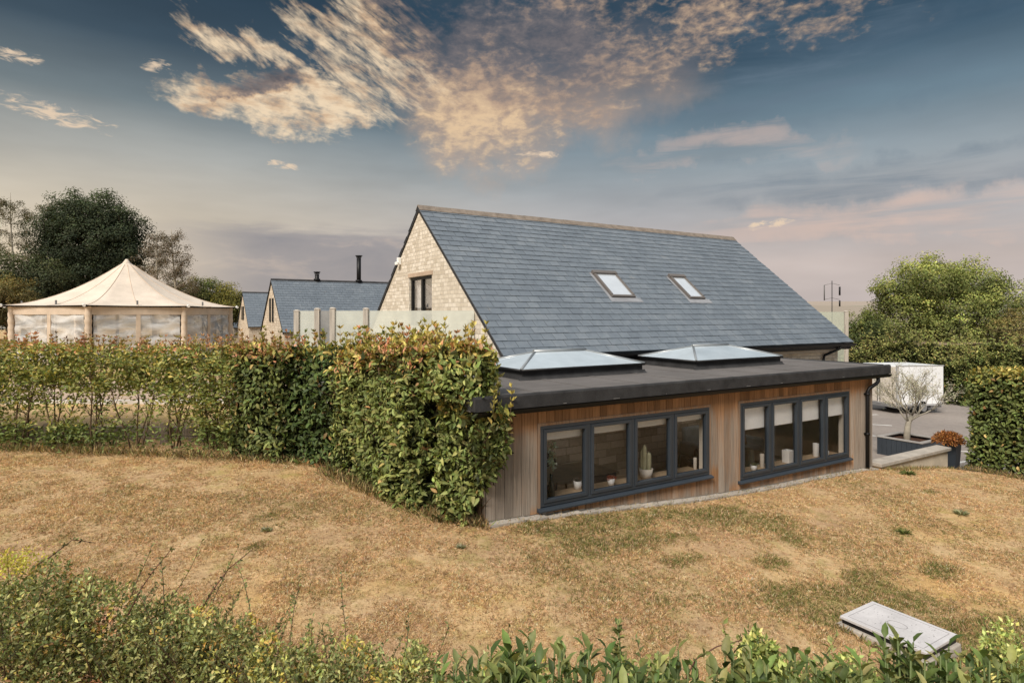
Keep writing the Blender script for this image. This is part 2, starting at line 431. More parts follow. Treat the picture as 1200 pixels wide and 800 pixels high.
def green_amount(X, Y):
    w = fbm(X, Y, 1.6, 3, 4.2) + .9 * fbm(X, Y, 6.5, 2, 1.3)
    g = np.zeros(len(X))
    for gx, gy, rx, ry in GREEN:
        da = (X - gx) * RX + (Y - gy) * RY; db = -(X - gx) * RY + (Y - gy) * RX
        g = np.maximum(g, 1.15 - (da / rx) ** 2 * .8 - (db / (ry * 1.5)) ** 2 * .8 + w * .55)
    g = np.clip(g, 0, 1)
    base = np.clip(fbm(X, Y, .55, 4, 9.0) * .6 + .10 + .12 * np.exp(-((X - 1.2) ** 2 + (Y - 8.2) ** 2) / 4.5), 0, .5)
    return np.clip(np.maximum(g, base), 0, 1)

# ------------------------------------------------------------------ setting materials
def mat_lawn():
    m, k = new_mat('lawn')
    c = k.node('ShaderNodeVertexColor', layer_name='Col').outputs[0]
    s3 = k.node('ShaderNodeSeparateColor', {0: c}).outputs
    P = k.node('ShaderNodeNewGeometry').outputs['Position']
    n1 = k.noise(P, 1.1, 6, .62); n2 = k.noise(P, 9, 5, .65); n3 = k.noise(P, 70, 4, .7)
    n4 = k.noise(k.mapv(P, (1, 1, 1), (0, 0, .8)), 190, 3, .7); hue = k.noise(P, .6, 5, .6); n5 = k.noise(k.mapv(P, (1, 1, 1), (0, 0, .4)), 26, 4, .7)
    f = k.m('ADD', k.m('ADD', k.m('MULTIPLY', n1, .2), k.m('MULTIPLY', n2, .22)), k.m('ADD', k.m('ADD', k.m('MULTIPLY', n3, .22), k.m('MULTIPLY', n5, .2)), k.m('MULTIPLY', n4, .16)))
    dry = k.ramp(f, [(.37, (.22, .145, .078)), (.455, (.45, .305, .165)), (.54, (.61, .43, .235)), (.63, (.77, .605, .385))])
    dry = k.mix(1.0, dry, k.ramp(hue, [(.3, (.86, .80, .84)), (.5, (1, 1, 1)), (.7, (1.08, 1.0, .78))]), 'MULTIPLY')
    h2 = k.noise(k.mapv(P, (1, 1, 1), (0, 0, .5), (4, 9, 0)), 3.0, 5, .66); h3 = k.noise(k.mapv(P, (1, 1, 1), (0, 0, .2), (14, 3, 0)), 2.2, 6, .68)
    dry = k.mix(k.m('MULTIPLY', k.sstep(h2, .48, .66), .75), dry, k.mix(1.0, dry, (.70, .80, .58, 1), 'MULTIPLY'))
    dry = k.mix(k.m('MULTIPLY', k.sstep(h3, .54, .70), .7), dry, k.mix(1.0, dry, (.62, .58, .62, 1), 'MULTIPLY'))
    gr = k.ramp(f, [(.3, (.09, .10, .03)), (.5, (.2, .2, .065)), (.7, (.38, .33, .14))])
    col = k.mix(k.sstep(k.m('ADD', s3[1], k.m('MULTIPLY', k.m('SUBTRACT', k.m('ADD', n2, k.m('MULTIPLY', n5, 1.4)), 1.2), 1.6)), .3, 1.9), dry, gr)
    nor = k.bump(k.m('ADD', k.m('MULTIPLY', n3, .5), n2), .7, .05)
    finish(k, principled(k, col, .95, .1, 0, nor))
    return m
def mat_ground(name, cols, scale=.4, rough=.95, bump=.4):
    m, k = new_mat(name)
    P = k.node('ShaderNodeNewGeometry').outputs['Position']
    f = k.m('ADD', k.m('MULTIPLY', k.noise(P, scale, 6, .6), .55), k.m('MULTIPLY', k.noise(P, scale * 22, 5, .65), .45))
    c = k.ramp(f, [(.3, cols[0]), (.5, cols[1]), (.7, cols[2])])
    finish(k, principled(k, c, rough, .25, 0, k.bump(k.noise(P, scale * 150, 3, .7), bump, .01)))
    return m
def mat_fields():
    m, k = new_mat('fields')
    P = k.node('ShaderNodeNewGeometry').outputs['Position']
    v = k.node('ShaderNodeTexVoronoi', {'Vector': k.mapv(P, (1, .55, 0), (0, 0, .5)), 'Scale': .006}).outputs['Color']
    f = k.node('ShaderNodeSeparateColor', {0: v}).outputs[0]
    c = k.ramp(f, [(.1, (.20, .19, .12)), (.4, (.34, .27, .19)), (.7, (.42, .33, .25)), (1, (.24, .23, .14))])
    c = k.mix(k.m('MULTIPLY', k.noise(P, .02, 6, .7), .35), c, (.10, .11, .07, 1))
    c = k.mix(.25, c, (.42, .38, .38, 1))
    finish(k, principled(k, c, 1, .05))
    return m
M = {}
M['lawn'] = mat_lawn()
M['dirt'] = mat_ground('dry_earth', [(.12, .08, .05), (.22, .16, .10), (.32, .25, .17)])
M['asphalt'] = mat_ground('asphalt', [(.20, .175, .16), (.26, .225, .20), (.33, .29, .26)], .35, .9, .5)
M['paving'] = mat_ground('paving', [(.33, .23, .17), (.43, .32, .24), (.5, .39, .3)], .8)
M['fields'] = mat_fields()

# ------------------------------------------------------------------ terrain, car park, yard, lawn
def terrain():
    rad = [0.5, 6, 14, 25, 45, 80, 130, 200, 300, 450, 650, 900, 1300, 2000, 3500]
    na = 96; v = [(0, 0, -4.3 + ZC)]; f = []
    for i, r in enumerate(rad):
        for j in range(na):
            an = 2 * PI * j / na; X, Y = r * math.sin(an), r * math.cos(an)
            z = -4.3
            if r > 60:
                hgt = 44 * (.75 + .35 * noise.noise((X * .0016, Y * .0016, 3))) * max(0, min(1, (r - 180) / 700)) ** 1.2
                z = -4.3 - min(8, (r - 60) * .05) + hgt
            v.append((X, Y, z + ZC))
    for j in range(na): f.append((0, 1 + (j + 1) % na, 1 + j))
    for i in range(len(rad) - 1):
        for j in range(na):
            a, b = 1 + i * na + j, 1 + i * na + (j + 1) % na
            f.append((a, b, b + na, a + na))
    mb = MB(); mb.add(v, f, (1, 1, 1), True)
    o = mb.build('ground', M['dirt'], kind='structure')
    o.data.materials.append(M['fields'])
    for p in o.data.polygons:
        if Vector(p.center[:2]).length > 170: p.material_index = 1
terrain()
def sheet(name, a0, a1, b0, b1, z, mat, n=8):
    mb = MB()
    mb.poly([W(a0, b0, z), W(a1, b0, z), W(a1, b1, z), W(a0, b1, z)])
    return mb.build(name, mat, kind='structure')
sheet('car_park', 10.5, 60, -20, 34, -4.1, M['asphalt'])
sheet('yard', 5.95, 60, 18.6, 110, -1.9, M['dirt'])

def grid_mesh(name, av, bv, mat, skirt=True, upper=None):
    na, nb = len(av), len(bv)
    Aa, Bb = np.meshgrid(av, bv, indexing='ij')
    X = Aa * RX - Bb * RY; Y = Aa * RY + Bb * RX
    Z = ground(X, Y)
    g = green_amount(X.ravel(), Y.ravel()) if upper is None else np.zeros(na * nb)
    mic = fbm(X.ravel(), Y.ravel(), 1.3, 3, 2.0) * .018
    v = np.stack([X.ravel(), Y.ravel(), Z.ravel() + mic + ZC], 1).tolist()
    col = [(1, float(q), 1) for q in g]
    f = [(i * nb + j, (i + 1) * nb + j, (i + 1) * nb + j + 1, i * nb + j + 1) for i in range(na - 1) for j in range(nb - 1)]
    if skirt:
        edge = [i * nb + nb - 1 for i in range(na)] + [(na - 1) * nb + j for j in range(nb - 2, -1, -1)]
        o = len(v)
        for e in edge:
            v.append([v[e][0], v[e][1], -4.4 + ZC]); col.append((1, 0, 1))
        f += [(edge[i], o + i, o + i + 1, edge[i + 1]) for i in range(len(edge) - 1)]
    mb = MB(); mb.add(v, f, col, True)
    return mb.build(name, mat, kind='structure')
av = np.concatenate([np.arange(-22, -2, .5), np.arange(-2, 16.05, .12), [16.3]])
bv = np.concatenate([np.arange(-9, 0, .5), np.arange(0, 6.95, .12), [7.02]])
grid_mesh('lawn', av, bv, M['lawn'])
bv2 = np.concatenate([np.arange(7.02, 24, .12), np.arange(24, 110, 3)])
grid_mesh('lawn', np.concatenate([np.arange(-30, -14, .6), np.arange(-14, 3.7, .25), [3.84]]), bv2, M['lawn'])
grid_mesh('lawn', np.array([3.84, 4.5, 5.3, 5.95]), np.concatenate([np.arange(10.3, 24, .4), np.arange(24, 110, 4)]), M['dirt'], upper=True)
# paved path with pale kerb behind the hedge
mb = MB()
for i in range(40):
    X0, X1 = -22 + i * .5, -22 + (i + 1) * .5
    Y0, Y1 = 15.2, 18.6
    mb.add([(X0, Y0, g1(X0, Y0) + ZC + .03), (X1, Y0, g1(X1, Y0) + ZC + .03), (X1, Y1, g1(X1, Y1) + ZC + .03), (X0, Y1, g1(X0, Y1) + ZC + .03)], [(0, 1, 2, 3)])
mb.build('path', M['paving'], kind='structure')
M['kerb'] = mat_plain('pale_kerb_stone', (.62, .58, .52), .8, .15)
mb = MB()
for i in range(20):
    X0 = -22 + i * 1.0
    z = g1(X0 + .5, 15.1) + ZC
    mb.box(X0, X0 + .985, 15.05, 15.2, z - .2, z + .09)
mb.build('kerb', M['kerb'], kind='structure')
# parking bay lines
M['paint'] = mat_plain('worn_road_paint', (.72, .70, .66), .8, .25, 4)
for n_, (p0, p1) in enumerate([((1018, 497), (1036, 498)), ((1016, 510), (1042, 511.5)), ((1118, 528), (1142, 529.5)), ((1128, 541), (1150, 537)), ((1000, 487), (1019, 486))]):
    def at(p):
        Y = 4.1 * F / (p[1] - HY); return Vector(((p[0] - CX) / F * Y, Y, -4.096 + ZC))
    A_, B_ = at(p0), at(p1); dv = (B_ - A_); pr = Vector((-dv.y, dv.x, 0)).normalized() * .06
    A_ = A_ - dv * .8; B_ = B_ + dv * .5
    mb = MB(); mb.poly([A_ - pr, B_ - pr, B_ + pr, A_ + pr]); mb.build('road_marking', M['paint'], kind='structure')
# ------------------------------------------------------------------ building materials
def mat_stone(name, scale_w=.34, row=.125, cols=((.40, .31, .20), (.56, .45, .31), (.68, .57, .42)), mortar=(.50, .41, .30), tint=(1, 1, 1)):
    m, k = new_mat(name)
    uv = k.node('ShaderNodeTexCoord').outputs['UV']
    wob = k.node('ShaderNodeTexNoise', {'Vector': uv, 'Scale': 3.5, 'Detail': 4.0}).outputs['Color']
    wob = k.node('ShaderNodeVectorMath', {0: k.node('ShaderNodeVectorMath', {0: wob, 1: (.5, .5, .5)}, operation='SUBTRACT').outputs[0], 'Scale': .035}, operation='SCALE').outputs[0]
    v = k.node('ShaderNodeVectorMath', {0: uv, 1: wob}, operation='ADD').outputs[0]
    b = k.node('ShaderNodeTexBrick', {'Vector': v, 'Color1': (0, 0, 0, 1), 'Color2': (1, 1, 1, 1), 'Mortar': (.5, .5, .5, 1), 'Scale': 1.0, 'Mortar Size': .007, 'Mortar Smooth': .5, 'Bias': 0.0, 'Brick Width': scale_w, 'Row Height': row})
    b.offset = .43; b.squash = .8; b.squash_frequency = 3
    sh = k.node('ShaderNodeSeparateColor', {0: b.outputs['Color']}).outputs[0]
    n = k.noise(uv, 14, 5, .65); n2 = k.noise(uv, 1.2, 4, .6)
    f = k.m('ADD', k.m('ADD', k.m('MULTIPLY', sh, .4), k.m('MULTIPLY', n, .45)), k.m('MULTIPLY', n2, .25))
    c = k.ramp(f, [(.3, cols[0]), (.55, cols[1]), (.8, cols[2])])
    c = k.mix(b.outputs['Fac'], c, (*mortar, 1))
    h = k.m('SUBTRACT', k.m('ADD', k.m('MULTIPLY', n, .5), k.m('MULTIPLY', sh, .35)), b.outputs['Fac'])
    finish(k, principled(k, c, .92, .15, 0, k.bump(h, .8, .03)))
    return m
def mat_wood(name, fresh, grey):
    """vertical cedar boards; vertex colour: r = tone of the board, g = how sheltered (fresh) it is"""
    m, k = new_mat(name)
    vc = k.node('ShaderNodeSeparateColor', {0: k.node('ShaderNodeVertexColor', layer_name='Col').outputs[0]}).outputs
    P = k.node('ShaderNodeTexCoord').outputs['UV']
    gr = k.noise(k.mapv(P, (55, 1.6, 1)), 1.0, 6, .65, .6); st = k.noise(k.mapv(P, (9, .9, 1)), 1.0, 4, .6)
    fr = k.m('ADD', vc[1], k.m('MULTIPLY', k.m('SUBTRACT', st, .5), .9))
    c = k.mix(k.sstep(fr, .15, .85), (*grey, 1), (*fresh, 1))
    c = k.mix(1.0, c, k.ramp(gr, [(.25, .45), (.5, 1.0), (.75, 1.35)]), 'MULTIPLY')
    t = k.m('ADD', .56, k.m('MULTIPLY', vc[0], .68))
    c = k.mix(1.0, c, k.vec(t, t, t), 'MULTIPLY')
    finish(k, principled(k, c, .78, .25, 0, k.bump(gr, .35, .006)))
    return m
def mat_slate(name):
    m, k = new_mat(name)
    vc = k.node('ShaderNodeSeparateColor', {0: k.node('ShaderNodeVertexColor', layer_name='Col').outputs[0]}).outputs
    ob = k.node('ShaderNodeTexCoord').outputs['Object']
    n = k.noise(ob, 7, 6, .65); n2 = k.noise(ob, .7, 4, .6); n3 = k.noise(ob, 45, 4, .7)
    f = k.m('ADD', k.m('ADD', k.m('MULTIPLY', vc[0], .13), k.m('MULTIPLY', n, .47)), k.m('MULTIPLY', n2, .40))
    c = k.ramp(f, [(.25, (.09, .109, .132)), (.5, (.132, .157, .184)), (.75, (.20, .224, .248))])
    lich = k.sstep(k.noise(ob, 3.1, 7, .75), .60, .70)
    c = k.mix(k.m('MULTIPLY', lich, .35), c, (.27, .26, .24, 1))
    r = k.m('ADD', .36, k.m('MULTIPLY', n3, .25))
    finish(k, principled(k, c, r, .5, 0, k.bump(k.m('ADD', n3, n), .25, .01)))
    return m
def mat_glass(name, tint=(1, 1, 1), rough=.0, body=0.0, body_col=(.6, .65, .7), ior=1.5, refl=1.0, coat=0.0):
    m, k = new_mat(name)
    fr = k.m('MULTIPLY', k.node('ShaderNodeFresnel', {'IOR': ior}).outputs[0], refl, clamp=True)
    if coat: fr = k.m('ADD', fr, coat, clamp=True)
    tr = k.node('ShaderNodeBsdfTransparent', {'Color': (*tint, 1)}).outputs[0]
    P = k.node('ShaderNodeTexCoord').outputs['Object']
    gl = k.node('ShaderNodeBsdfGlossy', {'Color': (1, 1, 1, 1), 'Roughness': rough, 'Normal': k.bump(k.noise(P, 1.3, 2), .015, .05)}).outputs[0]
    base = tr
    if body:
        n = k.noise(P, 2.0, 4, .6)
        df = k.node('ShaderNodeBsdfDiffuse', {'Color': k.mix(1.0, (*body_col, 1), k.ramp(n, [(.3, .88), (.7, 1.08)]), 'MULTIPLY')}).outputs[0]
        base = k.node('ShaderNodeMixShader', {0: body, 1: tr, 2: df}).outputs[0]
    finish(k, k.node('ShaderNodeMixShader', {0: fr, 1: base, 2: gl}).outputs[0])
    return m
def mat_felt():
    m, k = new_mat('mineral_felt')
    P = k.node('ShaderNodeTexCoord').outputs['Object']
    n = k.noise(P, 220, 3, .7); n2 = k.noise(P, 1.3, 6, .65); n3 = k.noise(k.mapv(P, (.5, 6, 1)), 1.2, 4, .6)
    f = k.m('ADD', k.m('MULTIPLY', n, .35), k.m('ADD', k.m('MULTIPLY', n2, .4), k.m('MULTIPLY', n3, .25)))
    c = k.ramp(f, [(.3, (.085, .078, .075)), (.5, (.145, .134, .128)), (.72, (.225, .205, .195))])
    finish(k, principled(k, c, .95, .15, 0, k.bump(n, .9, .006)))
    return m
M['stone'] = mat_stone('cotswold_stone', .19, .095, ((.52, .455, .36), (.68, .61, .505), (.80, .735, .635)), (.62, .555, .46))
M['stone_far'] = mat_stone('pale_stone', .36, .14, ((.50, .41, .31), (.64, .54, .42), (.74, .64, .51)), (.58, .49, .38))
M['cedar'] = mat_wood('cedar_boards', (.35, .19, .095), (.315, .265, .218))
M['timber'] = mat_wood('sawn_timber', (.42, .30, .20), (.30, .25, .20))
M['slate'] = mat_slate('blue_grey_slate')
M['felt'] = mat_felt()
M['felt_edge'] = mat_plain('felt_edge', (.045, .045, .047), .8, .3, 4, .2, .4, 180)
M['anthracite'] = mat_plain('anthracite_aluminium', (.035, .045, .058), .42, .12, 2, .5)
M['black_pvc'] = mat_plain('black_plastic', (.008, .008, .009), .45, .2, 3, .3)
M['concrete'] = mat_plain('concrete', (.42, .38, .33), .9, .22, 3, .2, .5, 60)
M['ridge'] = mat_plain('ridge_clay', (.24, .20, .165), .85, .25, 5, .2, .5, 50)
M['render'] = mat_plain('cream_render', (.62, .55, .44), .9, .16, 2.2, .2, .3, 90)
M['glass'] = mat_glass('window_glass', (1, 1, 1), 0, ior=1.45, refl=.6)
M['lantern_glass'] = mat_glass('pale_sky_glass', (.85, .92, .95), .12, .72, (.76, .87, .95), 1.5, 1.2, .10)  # pale blue diffuse body stands in for sky reflected in the panes
M['skylight_glass'] = mat_glass('skylight_glass', (.7, .75, .78), .04, .7, (.72, .78, .84), 1.5, 1.2, .15)  # reflected sky partly painted in as a pale diffuse body
M['frost'] = mat_glass('frosted_screen', (.88, .9, .86), .3, .5, (.80, .81, .74), 1.45, .8)
M['clear_screen'] = mat_glass('clear_screen', (.86, .9, .85), .1, .28, (.72, .75, .66), 1.45, .8)
M['white'] = mat_plain('white_fabric', (.88, .87, .84), .8, .06)
M['blind'] = mat_plain('roller_blind', (.94, .96, .97), .85, .05)
M['plaster'] = mat_plain('plaster', (.72, .66, .57), .9, .1)
M['floorwood'] = mat_plain('oak_floor', (.48, .36, .25), .6, .25, 2)
M['oak'] = mat_plain('oak', (.54, .40, .26), .55, .2, 4)
M['inner'] = mat_stone('inner_stone', .5, .16, ((.40, .31, .22), (.58, .46, .34), (.70, .58, .46)), (.36, .28, .2))
M['dark_fab'] = mat_plain('dark_upholstery', (.14, .11, .09), .9, .2, 6)
M['steel'] = mat_plain('galvanised_steel', (.42, .43, .44), .45, .18, 5, .5, metal=.7)
M['leadgrey'] = mat_plain('lead_flashing', (.28, .29, .31), .6, .2)

# ------------------------------------------------------------------ roofs
def slate_field(mb, e, r, u, n, length, slope, wid, gauge, rag=.006, holes=()):
    """individual overlapping slates on a plane: e = lower left corner, r along the eaves, u up the slope"""
    rows = int(round(slope / gauge)); g = slope / rows
    for i in range(rows):
        s = -(wid * .5 if i % 2 else 0) - random.random() * .02
        while s < length - .01:
            w = wid * (1 + random.uniform(-.05, .05)); x0 = max(0, s); x1 = min(length, s + w - .010); s += w
            if x1 - x0 < .03: continue
            y0 = i * g - random.random() * rag; y1 = min(slope, (i + 1) * g + .05)
            cx_, cy_ = (x0 + x1) / 2, (i + .5) * g
            if any(h[0] < cx_ < h[1] and h[2] < cy_ < h[3] for h in holes): continue
            t = random.random() ** 1.3; lf = .017 + random.random() * .006; tw = random.uniform(-.002, .002)
            P = lambda x, y, h: e + r * x + u * y + n * h
            v = [P(x0, y0, lf - .010), P(x1, y0, lf - .010 + tw), P(x1, y1, -.002), P(x0, y1, -.002), P(x0, y0, lf), P(x1, y0, lf + tw), P(x1, y1, .004), P(x0, y1, .004)]
            mb.hexa(v, (t, t, t))
def slate_pair(mb, a0, a1, be, br, ze, zr, wid, gauge, rear=True, holes=()):
    sl = math.hypot(br - be, zr - ze)
    r = Vector((1, 0, 0)); u = Vector((0, br - be, zr - ze)) / sl; n = Vector((0, -u.z, u.y))
    slate_field(mb, Vector((a0, be, ze)), r, u, n, a1 - a0, sl, wid, gauge, holes=holes)
    u2 = Vector((0, -u.y, u.z)); n2 = Vector((0, u.z, u.y))
    if rear:
        slate_field(mb, Vector((a1, 2 * br - be, ze)), -r, u2, n2, a1 - a0, sl, wid, gauge)
    # underlay slabs so no light leaks between slates
    for (uu, nn, b) in ((u, n, be), (u2, n2, 2 * br - be)):
        e = Vector((a0 + .01, b, ze)); q = [e + uu * .01, e + r * (a1 - a0 - .02) + uu * .01, e + r * (a1 - a0 - .02) + uu * sl, e + uu * sl]
        mb.prism([p - nn * .004 for p in q], nn * -.05, (.05, .05, .05))
def ridge_row(mb, a0, a1, b, z, k_, seg=.45, wing=.14):
    a = a0
    while a < a1 - .05:
        e = min(a + seg - .008, a1); dz = random.uniform(-.004, .004)
        prof = [(b - wing, z - wing * k_ + .03), (b - wing + .01, z - wing * k_ + .05), (b, z + .062), (b + wing - .01, z - wing * k_ + .05), (b + wing, z - wing * k_ + .03), (b, z + .03)]
        c = random.uniform(.85, 1.1)
        mb.prism([(a, p, q + dz) for p, q in prof], (e - a, 0, 0), (c, c, c)); a = e + .008

# ------------------------------------------------------------------ the stone house
def root_at(name, label, cat, a, b, z, group=None):
    return thing(name, label, cat, W(a, b, z), ROT, group), (a, b, z)
KP = (2.716 + .779) / (14.183 - 9.94)
H, ho = root_at('stone_house', 'tall pale stone house with blue-grey slate roof and two roof windows', 'house', 5.842, 9.94, -4.1)
A0, A1, BE, BR, ZE, ZR = 5.842, 17.76, 9.94, 14.183, -.779, 2.716
BF, BB = 10.19, 2 * BR - 10.19
def roofz(b): return ZE + KP * ((b if b < BR else 2 * BR - b) - BE) - .062
def gable_wall(mb, a, th, win, base, bf=BF, bb=BB, rz=roofz, br=BR):
    """gable polygon split into columns around a window opening (b0, b1, z0, z1)"""
    def col(b0, b1, z0f, z1f):
        bs = [b0, b1] if not (b0 < br < b1) else [b0, br, b1]
        lo = [(a, b, z0f(b)) for b in bs]; hi = [(a, b, z1f(b)) for b in reversed(bs)]
        mb.prism(lo + hi, (th, 0, 0))
    if not win:
        col(bf, bb, lambda b: base, rz); return
    b0, b1, z0, z1 = win
    col(bf, b0, lambda b: base, rz); col(b1, bb, lambda b: base, rz)
    col(b0, b1, lambda b: base, lambda b: z0); col(b0, b1, lambda b: z1, rz)
mb = MB(ho)
gw = (13.397, 14.86, -.25, .985)
gable_wall(mb, A0 + .035, .3, gw, -4.1)
gable_wall(mb, 17.1, .28, None, -4.1)
mb.box(A0 + .337, 17.098, BF, BF + .3, -4.1, roofz(BF) - .03); mb.box(A0 + .337, 17.098, BB - .3, BB, -4.1, roofz(BF) - .03)
mb.build('wall', M['stone'], H)
vel = [(9.78, 10.55, 1.90, 2.93), (12.50, 13.10, 1.90, 2.93)]
mb = MB(ho); slate_pair(mb, A0, A1, BE, BR, ZE, ZR, .3, .212, holes=[(v[0] - A0, v[1] - A0, v[2], v[3]) for v in vel]); mb.build('roof', M['slate'], H)
mb = MB(ho); ridge_row(mb, A0 - .01, A1 + .01, BR, ZR, KP); mb.build('ridge_tiles', M['ridge'], H)
for aa in (A0 + .004, 17.72):                                     # dark verge strips under the slate edges
    for bs in (BE, 2 * BR - BE):
        mb = MB(ho); mb.prism([(aa, bs, ZE - .02), (aa, BR, ZR - .02), (aa, BR, ZR - .10), (aa, bs, ZE - .10)], (.03, 0, 0)); mb.build('verge_board', M['felt_edge'], H)
mb = MB(ho); mb.box(17.42, 17.7, BE + .05, BF + .3, ZE - .20, ZE - .08); mb.build('eaves_box', M['felt_edge'], H)
mb = MB(ho)
pts = [(BE - .11, ZE - .03)] + [(BE - .055 + .055 * math.cos(t), ZE - .035 + .06 * math.sin(t)) for t in np.linspace(PI, 2 * PI, 8)] + [(BE, ZE - .03)]
for i in range(len(pts) - 1):
    mb.prism([(A0 + .02, *pts[i]), (A0 + .02, *pts[i + 1]), (A0 + .02, pts[i + 1][0], pts[i + 1][1] - .006), (A0 + .02, pts[i][0], pts[i][1] - .006)], (A1 - A0 - .04, 0, 0))
mb.box(A0 + .04, 17.4, BE + .003, BE + .03, ZE - .17, ZE - .03)
mb.build('gutter', M['black_pvc'], H)
mb = MB(ho); mb.box(A0 + .34, 17.09, BF - .12, BF - .004, ZE - .26, ZE - .19); mb.build('soffit_board', mat_plain('cream_paint', (.55, .49, .41), .7, .1), H)
mb = MB(ho); mb.tube([(17.0, BE - .05, ZE - .08), (17.0, BE - .05, ZE - .16), (16.62, BF - .06, ZE - .36), (16.58, BF - .06, ZE - .45), (16.58, BF - .06, -4.0)], .036, 10); mb.build('downpipe', M['black_pvc'], H)
wn_ = MB(ho)
b0, b1, z0, z1 = gw; ax = A0 + .035
for (p, q, r_, s_) in ((b0 + .012, b1 - .012, z1 - .075, z1 - .012), (b0 + .012, b1 - .012, z0 + .01, z0 + .08)): wn_.box(ax + .05, ax + .12, p, q, r_, s_)
for p in (b0 + .012, (b0 + b1) / 2 - .055, b1 - .085): wn_.box(ax + .052, ax + .118, p, p + (.11 if p not in (b0 + .012, b1 - .085) else .073), z0 + .08, z1 - .075)
WN = wn_.build('window', M['black_pvc'], H)
mb = MB(ho); mb.box(ax + .08, ax + .09, b0 + .06, b1 - .06, z0 + .06, z1 - .06); mb.build('pane', M['glass'], WN)
mb = MB(ho)
for (p, q) in ((b0 + .1, b0 + .42), (b1 - .5, b1 - .1)):
    n_ = 22
    mb.add([(ax + .2 + .018 * math.sin(i * 1.9), p + (q - p) * i / n_, z) for i in range(n_ + 1) for z in (z0 + .05, z1 - .05)], [(2 * i, 2 * i + 2, 2 * i + 3, 2 * i + 1) for i in range(n_)], (1, 1, 1), True)
mb.build('curtain', M['white'], WN)
mb = MB(ho); mb.box(ax - .012, ax + .1, b0 - .06, b1 + .06, z1 + .005, z1 + .10); mb.build('lintel', mat_plain('pinkish_stone', (.50, .38, .28), .9, .15), WN)
mb = MB(ho); mb.box(ax + .306, ax + .7, b0 - .6, b1 + .6, z0 - .5, z1 + .4, (1, 1, 1)); mb.build('dark_room', mat_plain('dim_room', (.22, .20, .18), .9), WN)
mb = MB(ho); mb.box(ax - .09, ax - .004, 15.42, 15.54, 1.37, 1.56); mb.box(ax - .14, ax - .09, 15.40, 15.56, 1.36, 1.44)
mb.build('floodlight', M['white'], H, bevel=.01)
sl = math.hypot(BR - BE, ZR - ZE); U = Vector((0, BR - BE, ZR - ZE)) / sl; Nn = Vector((0, -U.z, U.y)); E0 = Vector((A0, BE, ZE))
for vi, (va0, va1, s0, s1) in enumerate(vel):
    P = lambda x, y, h: Vector((x, BE, ZE)) + U * y + Nn * h
    def slab(mb, x0, x1, y0, y1, h0, h1): mb.hexa([P(x0, y0, h0), P(x1, y0, h0), P(x1, y1, h0), P(x0, y1, h0), P(x0, y0, h1), P(x1, y0, h1), P(x1, y1, h1), P(x0, y1, h1)])
    mb = MB(ho); t = .065
    slab(mb, va0, va0 + t, s0 + t, s1 - t, -.02, .085); slab(mb, va1 - t, va1, s0 + t, s1 - t, -.02, .085)
    slab(mb, va0, va1, s0, s0 + t, -.02, .075); slab(mb, va0 - .012, va1 + .012, s1 - t - .03, s1 + .02, -.02, .105)
    fr = mb.build('roof_window', mat_plain('bronze_aluminium', (.13, .115, .105), .45, .1), H, bevel=.006)
    mb = MB(ho); slab(mb, va0 + .05, va1 - .05, s0 + .05, s1 - .05, .045, .055); mb.build('pane', M['skylight_glass'], fr)
    mb = MB(ho); slab(mb, va0 - .1, va1 + .16, s0 - .17, s0 - .004, .018, .026); slab(mb, va0 - .08, va0 - .004, s0, s1, .018, .024); slab(mb, va1 + .004, va1 + .08, s0, s1, .018, .024); mb.build('flashing', M['leadgrey'], fr)

# ------------------------------------------------------------------ cedar clad extension
X, xo = root_at('garden_room', 'low cedar clad garden room with flat felt roof and two long dark framed windows', 'building', 3.84, 7.0, -3.5)
XA0, XA1, XB0, XB1 = 3.84, 13.18, 7.0, 10.18
ZT, ZS = -1.053, -1.225                          # felt top and underside
FA0, FA1, FB = 3.557, 13.48, 6.755
win = [(4.687, 8.11, -2.665, -1.5395), (8.905, 12.277, -2.88, -1.5405)]
def base_z(a, b=7.0): return g1(*xy(a, b))
mb = MB(xo)
a = XA0; rw = .137
def board(a0, a1, z0, z1, b=XB0, face=None):
    tone = random.uniform(.1, .95)
    def fresh(z):
        f = .02 + .0 * z
        f += .95 * math.exp(-max(0, (-1.44 - z)) / .15)                                   # sheltered under the roof edge
        for w in win:
            if w[0] - .22 < (a0 + a1) / 2 < w[1] + .22 and z < w[2]: f += .75 * math.exp(-max(0, w[2] - .1 - z) / .22)
            if w[0] - .4 < (a0 + a1) / 2 < w[1] + .4 and z >= w[2]: f += .22
        if 8.2 < a0 < 8.8: f += .14
        return min(1, f)
    n = max(1, int((z1 - z0) / .16))
    jut = random.uniform(0, .004)
    vs = []; cs = []
    for i in range(n + 1):
        z = z0 + (z1 - z0) * i / n
        for (p, q) in ((a0 + .004, b - .022 - jut), (a1 - .004, b - .022 - jut), (a1 - .0005, b - .012), (a0 + .0005, b - .012)):
            vs.append((p, q, z) if face is None else face(p, q, z)); cs.append((tone, fresh(z), 0))
    fs = []
    for i in range(n):
        o = i * 4
        fs += [(o + 3, o, o + 4, o + 7), (o, o + 1, o + 5, o + 4), (o + 1, o + 2, o + 6, o + 5)]
    fs += [(0, 3, 2, 1), (n * 4, n * 4 + 1, n * 4 + 2, n * 4 + 3)]
    mb.add(vs, fs, cs)
TRIM = .045
